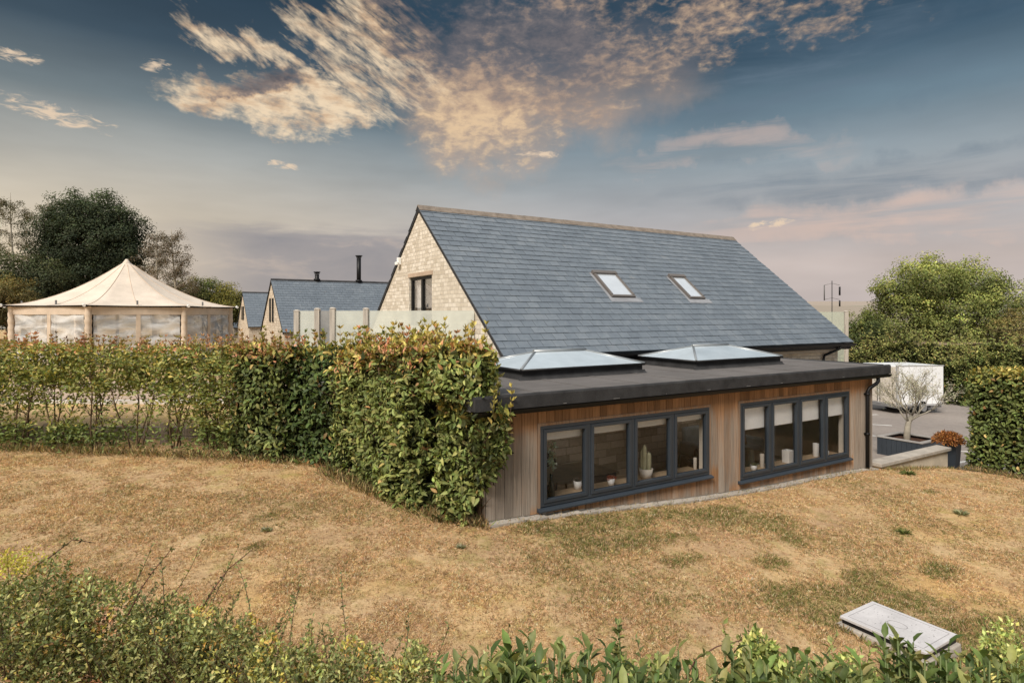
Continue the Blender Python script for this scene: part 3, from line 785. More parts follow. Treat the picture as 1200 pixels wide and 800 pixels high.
while a < XA1 - .01:
    e = min(a + rw, XA1)
    segs = [(base_z((a + e) / 2) + .03, -1.30)]
    cuts = [a, e]
    for w in win:
        for edge in (w[0] - TRIM, w[1] + TRIM):
            if a < edge < e: cuts.append(edge)
    cuts.sort()
    for c0, c1 in zip(cuts[:-1], cuts[1:]):
        if c1 - c0 < .012: continue
        mid = (c0 + c1) / 2; w = next((w for w in win if w[0] - TRIM < mid < w[1] + TRIM), None)
        zb = base_z(mid) + .035
        if w is None: board(c0, c1, zb, -1.30)
        else:
            board(c0, c1, zb, w[2] - .075); board(c0, c1, w[3] + TRIM - .01, -1.30)
    a = e
# side walls
for s, fa in ((0, XA0), (1, XA1)):
    b = XB0 - .012
    while b < XB1 - .02:
        e = min(b + rw, XB1)
        if s == 0: board(b, e, base_z(XA0, b) - .0 + .02, -1.30, face=lambda p, q, z: (XA0 + (q - XB0) + .0, p, z))
        else: board(b, e, -4.05, -1.30, face=lambda p, q, z: (XA1 - (q - XB0), p, z))
        b = e
mb.build('cladding', M['cedar'], X)
mb = MB(xo)                                                     # structural shell behind the boards
cols_ = [XA0 + .02, win[0][0], win[0][1], win[1][0], win[1][1], XA1 - .02]
for i in range(0, 6, 2): mb.box(cols_[i], cols_[i + 1], XB0 - .008, XB0 + .18, -4.0, -1.24)
for w in win: mb.box(w[0], w[1], XB0 - .008, XB0 + .18, -4.0, w[2] - .06); mb.box(w[0], w[1], XB0 - .008, XB0 + .18, w[3] + .002, -1.24)
mb.box(XA0 + .005, XA0 + .02, XB0 - .006, XB1, -4.0, -1.24); mb.box(XA1 - .02, XA1 - .004, XB0 - .006, XB1, -4.2, -1.24)
mb.build('wall', M['plaster'], X)
LAN0 = (5.3, 7.78, 9.25, 11.72)
mb = MB(xo); mb.box(XA0 + .03, XA1 - .03, XB1 - .1, XB1 - .01, -4.0, -1.24); mb.build('inner_wall', M['inner'], X)
mb = MB(xo); mb.box(XA0 + .03, XA1 - .03, XB0 + .18, XB1 - .1, -3.62, -3.5); mb.build('floor', M['floorwood'], X)
mb = MB(xo)
for p, q in ((XA0 + .03, LAN0[0]), (LAN0[1], LAN0[2]), (LAN0[3], XA1 - .03)): mb.box(p, q, XB0 + .19, XB1 - .11, -1.275, -1.245)
mb.build('ceiling', M['white'], X)
mb = MB(xo); mb.box(XA0, XA1, XB0 - .035, XB0 - .024, -1.315, -1.235); mb.box(XA0 - .035, XA0 - .024, XB0 - .03, XB1, -1.315, -1.235); mb.box(XA1 + .024, XA1 + .035, XB0 - .03, XB1, -1.315, -1.235)
mb.build('frieze_board', mat_plain('grey_board', (.085, .075, .068), .8, .2), X)
# roof slab with openings for the lanterns
LAN = [(5.22, 7.86, 8.30, 9.82), (9.17, 11.80, 8.19, 9.75)]
mb = MB(xo)
def slabs(a0, a1, b0, b1, z0, z1): mb.box(a0, a1, b0, b1, z0, z1)
bcuts = [(FA0, LAN[0][0] + .12), (LAN[0][1] - .12, LAN[1][0] + .12), (LAN[1][1] - .12, FA1)]
for p, q in bcuts: slabs(p, q, FB + .14, BF - .005, -1.24, ZT)
for l in LAN:
    slabs(l[0] + .12, l[1] - .12, FB + .14, l[2] + .12, -1.24, ZT); slabs(l[0] + .12, l[1] - .12, l[3] - .12, BF - .005, -1.24, ZT)
RF = mb.build('roof', M['felt'], X)
mb = MB(xo)                                                     # raised felt edge on front and sides
def edge_run(p, q, n):                                           # profile swept front
    for (i0, i1) in zip(p[:-1], p[1:]): pass
prof = [(0, ZS - .0), (0, ZT - .01), (.012, ZT + .014), (.05, ZT + .018), (.10, ZT + .004), (.14, ZT + .001), (.14, ZS)]
mb.prism([(FA0, FB + d_, z_) for d_, z_ in prof], (FA1 - FA0, 0, 0))
mb.prism([(FA0 - .001 + d_, FB + .141, z_) for d_, z_ in [(0, ZS), (0, ZT - .01), (.012, ZT + .014), (.06, ZT + .012), (.12, ZT + .003), (.12, ZS)]], (0, BF - FB - .15, 0))
mb.prism([(FA1 + .001 - d_, FB + .141, z_) for d_, z_ in [(0, ZS), (0, ZT - .01), (.012, ZT + .014), (.06, ZT + .012), (.12, ZT + .003), (.12, ZS)]], (0, BF - FB - .15, 0))
mb.build('felt_edge', M['felt_edge'], X)
mb = MB(xo)
for a in np.arange(FA0 + 1.0, FA1 - .2, 1.0):
    if True:
        b_hi = BF - .02
        for l in LAN:
            if l[0] - .05 < a < l[1] + .05: b_hi = l[2] - .06
        mb.box(a, a + .1, FB + .16, b_hi, ZT + .0005, ZT + .006)
mb.build('felt_lap', M['felt'], RF)
mb = MB(xo)                                                     # clips along the edge
for a in np.arange(FA0 + .35, FA1, .98): mb.box(a + random.uniform(-.1, .1), a + .035 + random.uniform(-.1, .1), FB - .004, FB - .001, ZS + .012, ZS + .018)
mb.build('edge_clip', M['steel'], X)
mb = MB(xo)                                                     # gutter under the edge
gp = [(FB + .04 + .055 + .055 * math.cos(t), ZS - .02 + .062 * math.sin(t)) for t in np.linspace(PI, 2 * PI, 9)]
for i in range(8):
    mb.prism([(FA0 + .05, *gp[i]), (FA0 + .05, *gp[i + 1]), (FA0 + .05, gp[i + 1][0], gp[i + 1][1] - .007), (FA0 + .05, gp[i][0], gp[i][1] - .007)], (FA1 - FA0 + .06, 0, 0))
mb.prism([(FA1 + .11, *p) for p in gp], (.008, 0, 0)); mb.prism([(FA0 + .045, *p) for p in gp], (.005, 0, 0))
mb.box(FA0 + .06, FA1 - .05, FB + .155, XB0 - .036, ZS - .03, ZS - .018)
mb.build('gutter', M['black_pvc'], X)
mb = MB(xo); mb.tube([(13.16, FB + .095, ZS - .06), (13.16, FB + .095, ZS - .16), (13.10, FB + .10, ZS - .2), (12.93, XB0 - .09, ZS - .3), (12.90, XB0 - .075, ZS - .36), (12.90, XB0 - .075, -3.22)], .037, 12)
for z in (-1.62, -2.45): mb.tube([(12.90, XB0 - .075, z), (12.90, XB0 - .075, z - .045)], .044, 12)
mb.box(12.84, 12.96, XB0 - .05, XB0 - .024, -2.48, -2.45); mb.box(12.84, 12.96, XB0 - .05, XB0 - .024, -1.65, -1.62)
mb.build('downpipe', M['black_pvc'], X)
mb = MB(xo)
for a in np.arange(XA0 - .02, XA1 - .1, .3):
    z = base_z(a + .15, 6.95); mb.box(a, a + .299, XB0 - .16 - random.random() * .03, XB0 - .005, z - .3, z + .018 + random.random() * .008)
mb.build('plinth', M['concrete'], X)
# windows
for wi, (w0, w1, z0, z1) in enumerate(win):
    mb = MB(xo); fb0, fb1 = XB0 - .045, XB0 + .03
    t = .045
    mb.box(w0, w1, fb0, fb1, z1 - t, z1); mb.box(w0, w1, fb0, fb1, z0, z0 + t); mb.box(w0, w0 + t, fb0, fb1, z0 + t, z1 - t); mb.box(w1 - t, w1, fb0, fb1, z0 + t, z1 - t)
    pw = (w1 - w0) / 4
    for i in (1, 2, 3): mb.box(w0 + pw * i - .03, w0 + pw * i + .03, fb0 + .002, fb1 - .002, z0 + t, z1 - t)
    WO = mb.build('window', M['anthracite'], X, bevel=.004)
    for i in range(4):
        p0 = w0 + pw * i + (t if i == 0 else .03) + .004; p1 = w0 + pw * (i + 1) - (t if i == 3 else .03) - .004; s = .05; q0, q1 = z0 + t + .004, z1 - t - .004
        mb = MB(xo); f0, f1 = fb0 - .012, XB0 + .02
        mb.box(p0, p1, f0, f1, q1 - s, q1); mb.box(p0, p1, f0, f1, q0, q0 + s); mb.box(p0, p0 + s, f0, f1, q0 + s, q1 - s); mb.box(p1 - s, p1, f0, f1, q0 + s, q1 - s)
        mb.build('sash', M['anthracite'], WO, bevel=.004)
        mb = MB(xo); mb.poly([(p0 + s - .005, XB0 - .012, q0 + s - .005), (p1 - s + .005, XB0 - .012, q0 + s - .005), (p1 - s + .005, XB0 - .012, q1 - s + .005), (p0 + s - .005, XB0 - .012, q1 - s + .005)])
        mb.build('pane', M['glass'], WO)
        drop = [.12, .115, .11, .10][i] if wi == 0 else [.40, .40, .40, .38][i]
        mb = MB(xo); mb.box(p0 + .02, p1 - .02, XB0 + .06, XB0 + .064, q1 - s - drop, q1 - .01); mb.tube([(p0 + .02, XB0 + .075, q1 - s - drop), (p1 - .02, XB0 + .075, q1 - s - drop)], .012, 8)
        mb.tube([(p0 + .02, XB0 + .1, q1 - .05), (p1 - .02, XB0 + .1, q1 - .05)], .03, 10)
        mb.build('blind', M['blind'] if wi else M['white'], WO)
    mb = MB(xo); mb.prism([(w0 - .05, XB0 - .10, z0 - .062), (w0 - .05, XB0 - .10, z0 - .035), (w0 - .05, XB0 - .02, z0 - .004), (w0 - .05, XB0 + .02, z0 - .004), (w0 - .05, XB0 + .02, z0 - .062)], (w1 - w0 + .10, 0, 0))
    mb.build('sill', M['anthracite'], WO, bevel=.004)
    mb = MB(xo); tt = TRIM - .004
    mb.box(w0 - tt, w0 - .002, XB0 - .04, XB0 - .005, z0 - .06, z1 + tt, (.35, .55, 0)); mb.box(w1 + .002, w1 + tt, XB0 - .04, XB0 - .005, z0 - .06, z1 + tt, (.35, .5, 0)); mb.box(w0 - .002, w1 + .002, XB0 - .04, XB0 - .005, z1 + .002, z1 + tt, (.35, .6, 0))
    mb.build('timber_trim', M['cedar'], WO)
    mb = MB(xo); mb.box(w0 + .01, w1 - .01, XB0 + .035, XB0 + .42, z0 + .0, z0 + .035); mb.build('sill_board', M['oak'], WO)
# roof lanterns
for (a0, a1, b0, b1) in LAN:
    zk = ZT + .14; zr = zk + .225; bm = (b0 + b1) / 2; hw = (b1 - b0) / 2
    mb = MB(xo); t = .1
    mb.box(a0, a1, b0, b0 + t, ZT + .001, zk); mb.box(a0, a1, b1 - t, b1, ZT + .001, zk); mb.box(a0, a0 + t, b0 + t, b1 - t, ZT + .001, zk); mb.box(a1 - t, a1, b0 + t, b1 - t, ZT + .001, zk)
    for i, (p, q) in enumerate(((-.05, 0),)):
        mb.prism([(a0 - .06, b0 - .06, ZT + .001), (a0 - .06, b0 - .02, ZT + .03), (a0 - .06, b0 - .0, ZT + .06), (a0 - .06, b0 - .0, ZT + .001)], (a1 - a0 + .12, 0, 0))
    L = mb.build('roof_lantern', M['felt_edge'], X)
    c0, c1, c2, c3 = Vector((a0 - .03, b0 - .03, zk)), Vector((a1 + .03, b0 - .03, zk)), Vector((a1 + .03, b1 + .03, zk)), Vector((a0 - .03, b1 + .03, zk))
    r0, r1 = Vector((a0 + hw, bm, zr)), Vector((a1 - hw, bm, zr)); up = Vector((0, 0, .035))
    mb = MB(xo)
    for (p, q) in ((c0, c1), (c1, c2), (c2, c3), (c3, c0)):
        d_ = (q - p).normalized() * .0
        mb.tube([p + Vector((0, 0, .02)), q + Vector((0, 0, .02))], .028, 4)
    mb.build('eaves_frame', M['black_pvc'], L)
    mb = MB(xo)
    for (p, q) in ((c0, r0), (c3, r0), (c1, r1), (c2, r1)): mb.tube([p + up, q + up], .024, 6)
    mb.tube([r0 + up - Vector((.03, 0, -.005)), r1 + up + Vector((.03, 0, .005))], .04, 6)
    mb.build('glazing_bar', mat_plain('grey_aluminium', (.30, .32, .33), .35, .1, metal=.4), L)
    mb = MB(xo)
    mb.poly([c0 + up, c1 + up, r1 + up, r0 + up]); mb.poly([c2 + up, c3 + up, r0 + up, r1 + up]); mb.poly([c1 + up, c2 + up, r1 + up]); mb.poly([c3 + up, c0 + up, r0 + up])
    mb.build('pane', M['lantern_glass'], L)
# ------------------------------------------------------------------ cottages behind
def cottage(label, ax_px, ay_px, zr, half, length, slits, flues, gauge=.22, wid=.32):
    Y = zr * F / (HY - ay_px); Xp = (ax_px - CX) / F * Y
    a0, br = ab(Xp, Y)
    k_ = .815; ze = zr - k_ * half; be = br - half
    R_, ro = root_at('stone_cottage', label, 'cottage', a0, be, -1.9, 'stone cottages with slate roofs behind the screen fence')
    rz = lambda b: zr - k_ * abs(b - br) - .05
    mb = MB(ro)
    gable_wall(mb, a0 + .05, .25, None, -1.95, be + .18, br + half - .18, rz, br)
    mb.box(a0 + .301, a0 + length, be + .18, be + .4, -1.95, rz(be + .18) - .03); mb.box(a0 + .301, a0 + length, br + half - .4, br + half - .18, -1.95, rz(be + .18) - .03)
    gable_wall(mb, a0 + length - .249, .249, None, -1.95, be + .401, br + half - .401, rz, br)
    mb.build('wall', M['stone_far'], R_)
    mb = MB(ro); slate_pair(mb, a0, a0 + length, be, br, ze, zr, wid, gauge, rear=False); mb.build('roof', M['slate'], R_)
    mb = MB(ro); ridge_row(mb, a0, a0 + length, br, zr, k_, .6, .1)
    mb.build('ridge_tiles', M['felt_edge'], R_)
    for s in (0, 1):
        bs = be if s == 0 else br + half
        mb = MB(ro); mb.prism([(a0 - .01, bs, ze - .01), (a0 - .01, br, zr - .01), (a0 - .01, br, zr - .11), (a0 - .01, bs, ze - .11)], (.05, 0, 0)); mb.build('verge_board', M['felt_edge'], R_)
    for (b_, z0, z1, w_) in slits:
        mb = MB(ro); x = a0 + .04
        for (p, q, r_, s_) in ((b_, b_ + .07, z0, z1), (b_ + w_ - .07, b_ + w_, z0, z1), (b_ + .07, b_ + w_ - .07, z1 - .07, z1), (b_ + .07, b_ + w_ - .07, z0, z0 + .07)): mb.box(x - .03, x + .005, p, q, r_, s_)
        wo = mb.build('window', M['black_pvc'], R_)
        mb = MB(ro); mb.box(x - .012, x - .004, b_ + .07, b_ + w_ - .07, z0 + .07, z1 - .07); mb.build('pane', mat_dark_pane, wo)
    for (px, pytop, r_) in flues:
        # flue stands on the ridge line seen at px
        u = (px - CX) / F
        Yf = br / (RX - RY * u); af = (u * RX + RY) * Yf
        ht = (HY - pytop) / F * Yf
        mb = MB(ro); mb.tube([(af, br, zr - .25), (af, br, ht - .16)], r_, 14); mb.tube([(af, br, ht - .13), (af, br, ht - .05)], r_ * 1.25, 14)
        mb.lathe([(r_ * 1.7, ht - .05), (r_ * 1.6, ht - .02), (.0, ht)], 14, (af, br, 0)); mb.tube([(af, br, zr + .02), (af, br, zr + .12)], r_ * 1.5, 14)
        for q in range(4): mb.tube([(af + r_ * math.cos(q * PI / 2), br + r_ * math.sin(q * PI / 2), ht - .17), (af + r_ * math.cos(q * PI / 2), br + r_ * math.sin(q * PI / 2), ht - .05)], .012, 4)
        mb.build('flue', M['black_pvc'], R_)
    return a0, br
mat_dark_pane = mat_plain('dark_pane', (.03, .032, .035), .12, .2, 2, .6)
_Yb = 2.0 * F / (HY - 327.5); _ab, _bb = ab((317.3 - CX) / F * _Yb, _Yb)
cottage('stone cottage with long slate roof and tall black flue beside the main gable', 317.3, 327.5, 2.0, 3.5, 10.5, [(_bb - .62, -.35, .95, .38), (_bb + .22, -.35, .95, .38)], [(420.5, 299, .13), (371.5, 318, .12)])
_Yc = 1.9 * F / (HY - 342.5); _ac, _bc = ab((284.0 - CX) / F * _Yc, _Yc)
cottage('farther stone cottage with two slit windows, between the marquee and the nearer cottage', 284.0, 342.5, 1.9, 3.4, 9.5, [(_bc - .62, -.35, .75, .42), (_bc + .22, -.35, .75, .42)], [], .3, .45)
cottage('farthest stone cottage, a sliver of slate roof showing past the marquee edge', 269.0, 352.5, 1.55, 3.4, 9.5, [], [], .3, .45)

# ------------------------------------------------------------------ frosted screen fences
M['post'] = mat_wood('weathered_post', (.42, .36, .30), (.40, .36, .31))
def screen_fence(label, pts, base, top, post_h, grey=None, group=None, mat='frost'):
    """pts: list of (px, Y) along the fence"""
    P = [Vector(((p - CX) / F * y, y, 0)) for p, y in pts]
    R_ = thing('screen_fence', label, 'fence', (P[0].x, P[0].y, base + ZC)); o = (P[0].x, P[0].y, base + ZC)
    for i, (p, hh) in enumerate(zip(P, post_h)):
        if not hh: continue
        mb = MB(o); w_ = .055; mb.box(p.x - w_, p.x + w_, p.y - w_, p.y + w_, base + ZC, hh + ZC - .03, (.9, .3, 0)); mb.hexa([(p.x - w_ - .01, p.y - w_ - .01, hh + ZC - .029), (p.x + w_ + .01, p.y - w_ - .01, hh + ZC - .029), (p.x + w_ + .01, p.y + w_ + .01, hh + ZC - .029), (p.x - w_ - .01, p.y + w_ + .01, hh + ZC - .029), (p.x - .03, p.y - .03, hh + ZC), (p.x + .03, p.y - .03, hh + ZC), (p.x + .03, p.y + .03, hh + ZC), (p.x - .03, p.y + .03, hh + ZC)], (.9, .3, 0))
        mb.build('post', M['post'], R_)
    for i in range(len(P) - 1):
        d_ = (P[i + 1] - P[i]).normalized(); nn = Vector((-d_.y, d_.x, 0))
        a_ = P[i] + d_ * (.06 if post_h[i] else 0.0); b_ = P[i + 1] - d_ * (.06 if post_h[i + 1] else 0.0)
        mb = MB(o); zb = Vector((0, 0, base + .06 + ZC)); zt = Vector((0, 0, top + ZC))
        mb.prism([a_ + zb, b_ + zb, b_ + zt, a_ + zt], nn * .012)
        if grey == i:
            ob = mb.build('gate', M['steel'], R_, label='galvanised grey gate leaf')
            mb = MB(o); m_ = a_ + d_ * .08 - nn * .02
            mb.box(m_.x - .03, m_.x + .05, m_.y - .04, m_.y, top - .55 + ZC, top - .45 + ZC); mb.build('lock', M['black_pvc'], ob)
        else: mb.build('panel', M[mat], R_)
    return R_
screen_fence('frosted glass screen fence with grey gate standing before the stone gable', [(348, 13.4), (372, 13.3), (390, 13.2), (429, 13.0), (555.5, 12.55)], -1.9, .105, (.13, .17, .18, .17, None), grey=1)
screen_fence('short frosted screen with one timber post beyond the far eaves', [(930, 21.5), (960, 21.5), (991.5, 21.2)], -4.1, .13, (None, None, .17), mat='clear_screen')
# terrace that carries the first screen
mb = MB(); q = [Vector(((p - CX) / F * y, y, 0)) for p, y in [(340, 13.3), (556, 12.4)]]
mb.prism([q[0] + Vector((0, 0, -2.4 + ZC)), q[1] + Vector((0, 0, -2.4 + ZC)), q[1] + Vector((.0, 3.5, -2.4 + ZC)), q[0] + Vector((0, 4.5, -2.4 + ZC))], (0, 0, .5)); mb.build('terrace', M['concrete'], kind='structure')

# ------------------------------------------------------------------ marquee
def marquee():
    cx, cy, Rr = -17.245, 27.0, 4.244; t0 = .2744; ze, za, zf = .40 + ZC, 2.47 + ZC, -1.92 + ZC
    R_ = thing('marquee', 'cream octagonal marquee with peaked fabric roof and clear plastic walls', 'marquee', (cx, cy, zf)); o = (cx, cy, zf)
    cloth = mat_plain('cream_canvas', (.68, .585, .485), .85, .12, 1.2, .2, .15, 25)
    cloth2 = mat_plain('tan_canvas', (.63, .52, .41), .85, .12, 2.5, .2, .4, 14)
    c = [(cx + Rr * math.cos(t0 + k_ * PI / 4), cy + Rr * math.sin(t0 + k_ * PI / 4)) for k_ in range(8)]
    Ro = Rr + .30
    mb = MB(o); nr, ns = 16, 8; V = []; Fc = []
    for i in range(nr + 1):
        s = i / nr
        for k_ in range(8):
            for j in range(ns):
                f_ = j / ns
                p0 = (math.cos(t0 + k_ * PI / 4), math.sin(t0 + k_ * PI / 4)); p1 = (math.cos(t0 + (k_ + 1) * PI / 4), math.sin(t0 + (k_ + 1) * PI / 4))
                dx, dy = p0[0] * (1 - f_) + p1[0] * f_, p0[1] * (1 - f_) + p1[1] * f_
                h = (1 - s) ** 1.75                             # swept catenary peak
                rip = .028 * math.sin(PI * f_) * math.sin(PI * min(1, s * 1.1)) - .07 * 4 * f_ * (1 - f_) * s ** 2 * (.4)
                rr = Ro * s * (1 - .035 * 4 * f_ * (1 - f_) * s)
                rid = .022 * math.sin(s * PI) * (1 if j == 0 else (.45 if j == 4 else -.3))
                V.append((cx + dx * rr, cy + dy * rr, ze + (za - ze) * h + rip * .6 + rid))
    n_ = 8 * ns
    for i in range(nr):
        for j in range(n_): Fc.append((i * n_ + j, (i + 1) * n_ + j, (i + 1) * n_ + (j + 1) % n_, i * n_ + (j + 1) % n_))
    mb.add(V, Fc, (1, 1, 1), True)
    can = mb.build('canopy', cloth, R_)
    mb = MB(o)
    for k_ in range(8):
        for frac in (0, .5):
            pts = []
            for i in range(1, nr + 1):
                idx = i * n_ + (k_ * ns + int(frac * ns)) % n_; pts.append(Vector(V[idx]) + Vector((0, 0, .004)))
            mb.tube(pts, .012, 4)
    mb.build('seam', mat_plain('tan_webbing', (.64, .50, .38), .9), can)
    mb = MB(o); mb.lathe([(.0, za + .06), (.05, za + .05), (.09, za - .02), (.16, za - .12)], 12, (cx, cy, 0)); mb.build('peak_cap', cloth, can)
    cover = cloth2
    for k_ in range(8):
        x, y = c[k_]
        mb = MB(o); pr = [(.12 + .016 * math.sin(i * 2.1) * (1 if i % 2 else .4), z) for i, z in enumerate(np.linspace(zf, ze - .05, 26))]
        mb.lathe(pr, 10, (x, y, 0)); mb.build('leg', cover, R_)
        x2, y2 = cx + (Ro) * math.cos(t0 + k_ * PI / 4), cy + (Ro) * math.sin(t0 + k_ * PI / 4)
        mb = MB(o); mb.tube([(x * .99 + cx * .01, y * .99 + cy * .01, ze - .04), (x2, y2, ze - .02)], .045, 8)
        mb.build('corner_bracket', M['black_pvc'], R_)
        mb = MB(o); mb.tube([(x2 + .03, y2 - .1, ze - .0), (x2 + .12, y2 - .22, ze - .02)], .055, 8); mb.build('floodlight', M['white'], R_)
        q = c[(k_ + 1) % 8]
        p0 = Vector((x, y, 0)); p1 = Vector((q[0], q[1], 0)); d_ = (p1 - p0).normalized(); L = (p1 - p0).length; nn = Vector((d_.y, -d_.x, 0))
        def strip(mb, s0, s1, z0, z1, th=.05, of=0.0):
            a_, b_ = p0 + d_ * s0 + nn * of, p0 + d_ * s1 + nn * of
            mb.prism([a_ + Vector((0, 0, z0)), b_ + Vector((0, 0, z0)), b_ + Vector((0, 0, z1)), a_ + Vector((0, 0, z1))], nn * th)
        mb = MB(o); strip(mb, .1, L - .1, ze - .36, ze - .07); mb.build('valance', cover, R_)
        mb = MB(o); strip(mb, .0, L, ze - .06, ze - .02, .08, .02); mb.build('gutter_rail', M['black_pvc'], R_)
        mb = MB(o); strip(mb, L / 2 - .075, L / 2 + .075, zf + .02, ze - .361, .045); mb.build('wall_strip', cover, R_)
        for (s0, s1) in ((.16, L / 2 - .076), (L / 2 + .076, L - .16)):
            mb = MB(o); nx, nz = 10, 14; vs = []; fs = []
            for i in range(nx + 1):
                for j in range(nz + 1):
                    s = s0 + (s1 - s0) * i / nx; z = zf + .05 + (ze - .365 - zf - .05) * j / nz
                    w_ = .03 * math.sin((i * .9 + j * 1.1) + k_) * math.sin(PI * i / nx) + .02 * math.sin(j * 1.7 - i * .6 + k_ * 2)
                    vs.append(p0 + d_ * s + nn * (.02 + w_) + Vector((0, 0, z)))
            for i in range(nx):
                for j in range(nz): fs.append((i * (nz + 1) + j, (i + 1) * (nz + 1) + j, (i + 1) * (nz + 1) + j + 1, i * (nz + 1) + j + 1))
            mb.add(vs, fs, (1, 1, 1), True); mb.build('clear_wall', M['pvc'], R_)
    # dark steel frame inside
    for k_ in range(8):
        x, y = cx + (Rr - .35) * math.cos(t0 + k_ * PI / 4), cy + (Rr - .35) * math.sin(t0 + k_ * PI / 4)
        mb = MB(o); mb.tube([(x, y, zf), (x, y, ze)], .05, 8); mb.tube([(x, y, zf + 1.0), (x * .86 + cx * .14, y * .86 + cy * .14, ze + .1)], .03, 6); mb.build('frame_post', M['black_pvc'], R_)
        xm, ym = cx + (Rr - .6) * math.cos(t0 + (k_ + .5) * PI / 4), cy + (Rr - .6) * math.sin(t0 + (k_ + .5) * PI / 4)
        mb = MB(o); mb.tube([(xm, ym, zf), (xm, ym, ze + .2)], .035, 8); mb.build('frame_post', mat_grey_pole, R_)
    mb = MB(o); mb.lathe([(.01, zf + .012), (Rr - .1, zf + .012)], 8, (cx, cy, 0)); mb.lathe([(.01, zf - .4), (Rr + .2, zf - .4), (Rr + .2, zf + .01), (.01, zf + .01)], 8, (cx, cy, 0), sq=True); mb.build('deck', M['paving'], R_)
def mat_pvc():
    m, k = new_mat('clear_plastic_sheet')
    P = k.node('ShaderNodeTexCoord').outputs['Object']
    n = k.noise(k.mapv(P, (1.2, 1.2, 3), (.5, .3, 0)), 1.0, 3, .5, .8)
    nor = k.bump(n, .35, .1)
    gl = k.node('ShaderNodeBsdfGlossy', {'Color': (1, 1, 1, 1), 'Roughness': .08, 'Normal': nor}).outputs[0]
    tr = k.node('ShaderNodeBsdfTransparent', {'Color': (.9, .9, .9, 1)}).outputs[0]
    df = k.node('ShaderNodeBsdfDiffuse', {'Color': (.86, .86, .85, 1), 'Normal': nor}).outputs[0]
    milk = k.sstep(n, .38, .66, .32, .74)
    s1 = k.node('ShaderNodeMixShader', {0: milk, 1: tr, 2: df}).outputs[0]
    s2 = k.node('ShaderNodeMixShader', {0: .10, 1: s1, 2: gl}).outputs[0]
    finish(k, s2); return m
M['pvc'] = mat_pvc(); mat_grey_pole = mat_plain('grey_pole', (.12, .115, .11), .5, .1)
marquee()

# ------------------------------------------------------------------ low timber edging behind the hedge
Xs = np.arange(-13, -2.4, 2.35)
for i, x in enumerate(Xs[:-1]):
    z = g1(x, 12.1)
    if i == 0:
        ED = thing('timber_edging', 'low dark sleeper edging running along the foot of the thin hedge', 'edging', (x, 12.3, z + ZC)); eo = (x, 12.3, z + ZC)
    for j, (h0, h1) in enumerate(((-.1, .14), (.145, .33))):
        mb = MB(eo); mb.box(x + .012, x + 2.33, 12.26 + j * .008, 12.38, z + h0 + ZC, z + h1 + ZC, (random.random() * .3, .1, 0)); mb.build('sleeper', M['timber'], ED, bevel=.008)
    mb = MB(eo); mb.box(x + 1.2, x + 1.36, 12.16, 12.255, z - .1 + ZC, z + .42 + ZC, (.25, .05, 0)); mb.build('post', M['timber'], ED, bevel=.008)

# ------------------------------------------------------------------ retaining wall, planter, pot, trailer, cover slab, antenna
wz0 = -3.1
Wl, wo = root_at('retaining_wall', 'low cream rendered wall with grey coping running from the timber building', 'wall', 13.25, 6.8, -4.1)
mb = MB(wo); mb.prism([(13.3, 6.88, -4.1), (16.28, 6.88, -4.1), (16.28, 6.88, -3.2), (13.3, 6.88, -3.2)], (0, .2, 0)); mb.build('render', M['render'], Wl)
a = 13.24; cop = []
while a < 16.3:
    e = min(a + .62, 16.33); mb = MB(wo); mb.hexa([(a, 6.82, -3.2), (e - .006, 6.82, -3.2), (e - .006, 7.14, -3.2), (a, 7.14, -3.2), (a, 6.82, -3.125), (e - .006, 6.82, -3.125), (e - .006, 7.14, -3.115), (a, 7.14, -3.115)]); mb.build('coping', M['concrete'], Wl, bevel=.01); a = e
# square planter
def pt(px, Y): return ((px - CX) / F * Y, Y)
pa, pb = ab(*pt(1080.5, 16.9))
PL, po = root_at('planter', 'square dark grey slatted planter standing in the car park', 'planter', pa, pb, -4.1)
s_ = 1.22; zt = -3.60
mb = MB(po)
for k_ in range(9):
    q0 = pb + s_ * k_ / 9; q1 = pb + s_ * (k_ + 1) / 9 - .006
    mb.box(pa, pa + .03, q0, q1, -4.1, zt); mb.box(pa + s_ - .03, pa + s_, q0, q1, -4.1, zt)
    r0 = pa + .031 + (s_ - .062) * k_ / 9; r1 = pa + .031 + (s_ - .062) * (k_ + 1) / 9 - .006
    mb.box(r0, r1, pb, pb + .03, -4.1, zt); mb.box(r0, r1, pb + s_ - .03 - .006, pb + s_ - .006, -4.1, zt)
mb.build('side', M['anthracite'], PL)
mb = MB(po); r = .12
mb.box(pa - .02, pa + s_ + .02, pb - .02, pb + r, zt + .001, zt + .035); mb.box(pa - .02, pa + s_ + .02, pb + s_ - r, pb + s_ + .02, zt + .001, zt + .035); mb.box(pa - .02, pa + r, pb + r, pb + s_ - r, zt + .001, zt + .035); mb.box(pa + s_ - r, pa + s_ + .02, pb + r, pb + s_ - r, zt + .001, zt + .035)
mb.build('rim', mat_plain('grey_rim', (.33, .31, .29), .7, .15), PL, bevel=.006)
mb = MB(po); mb.box(pa + .032, pa + s_ - .032, pb + .032, pb + s_ - .036, -3.8, zt - .07); mb.build('soil', mat_plain('soil', (.09, .05, .035), 1, .4, 8, .1, .8, 40), PL)
OLX, OLY = xy(pa + .66, pb + .72)
# tall pot at the wall end
ptx, pty = pt(1116, 14.75)
TP = thing('tall_pot', 'tall tapered dark grey pot at the end of the low wall', 'plant pot', (ptx, pty, -4.1 + ZC), ROT)
mb = MB(); h = 1.0
mb.lathe([(.13, 0), (.20, h * .97), (.215, h), (.19, h), (.18, h - .05)], 4, (0, 0, 0), sq=True); mb.build('body', M['anthracite'], TP, bevel=.008)
mb = MB(); mb.lathe([(.185, h - .06), (.001, h - .055)], 4, sq=True); mb.build('soil', mat_plain('pot_soil', (.08, .05, .035), 1, .3), TP)
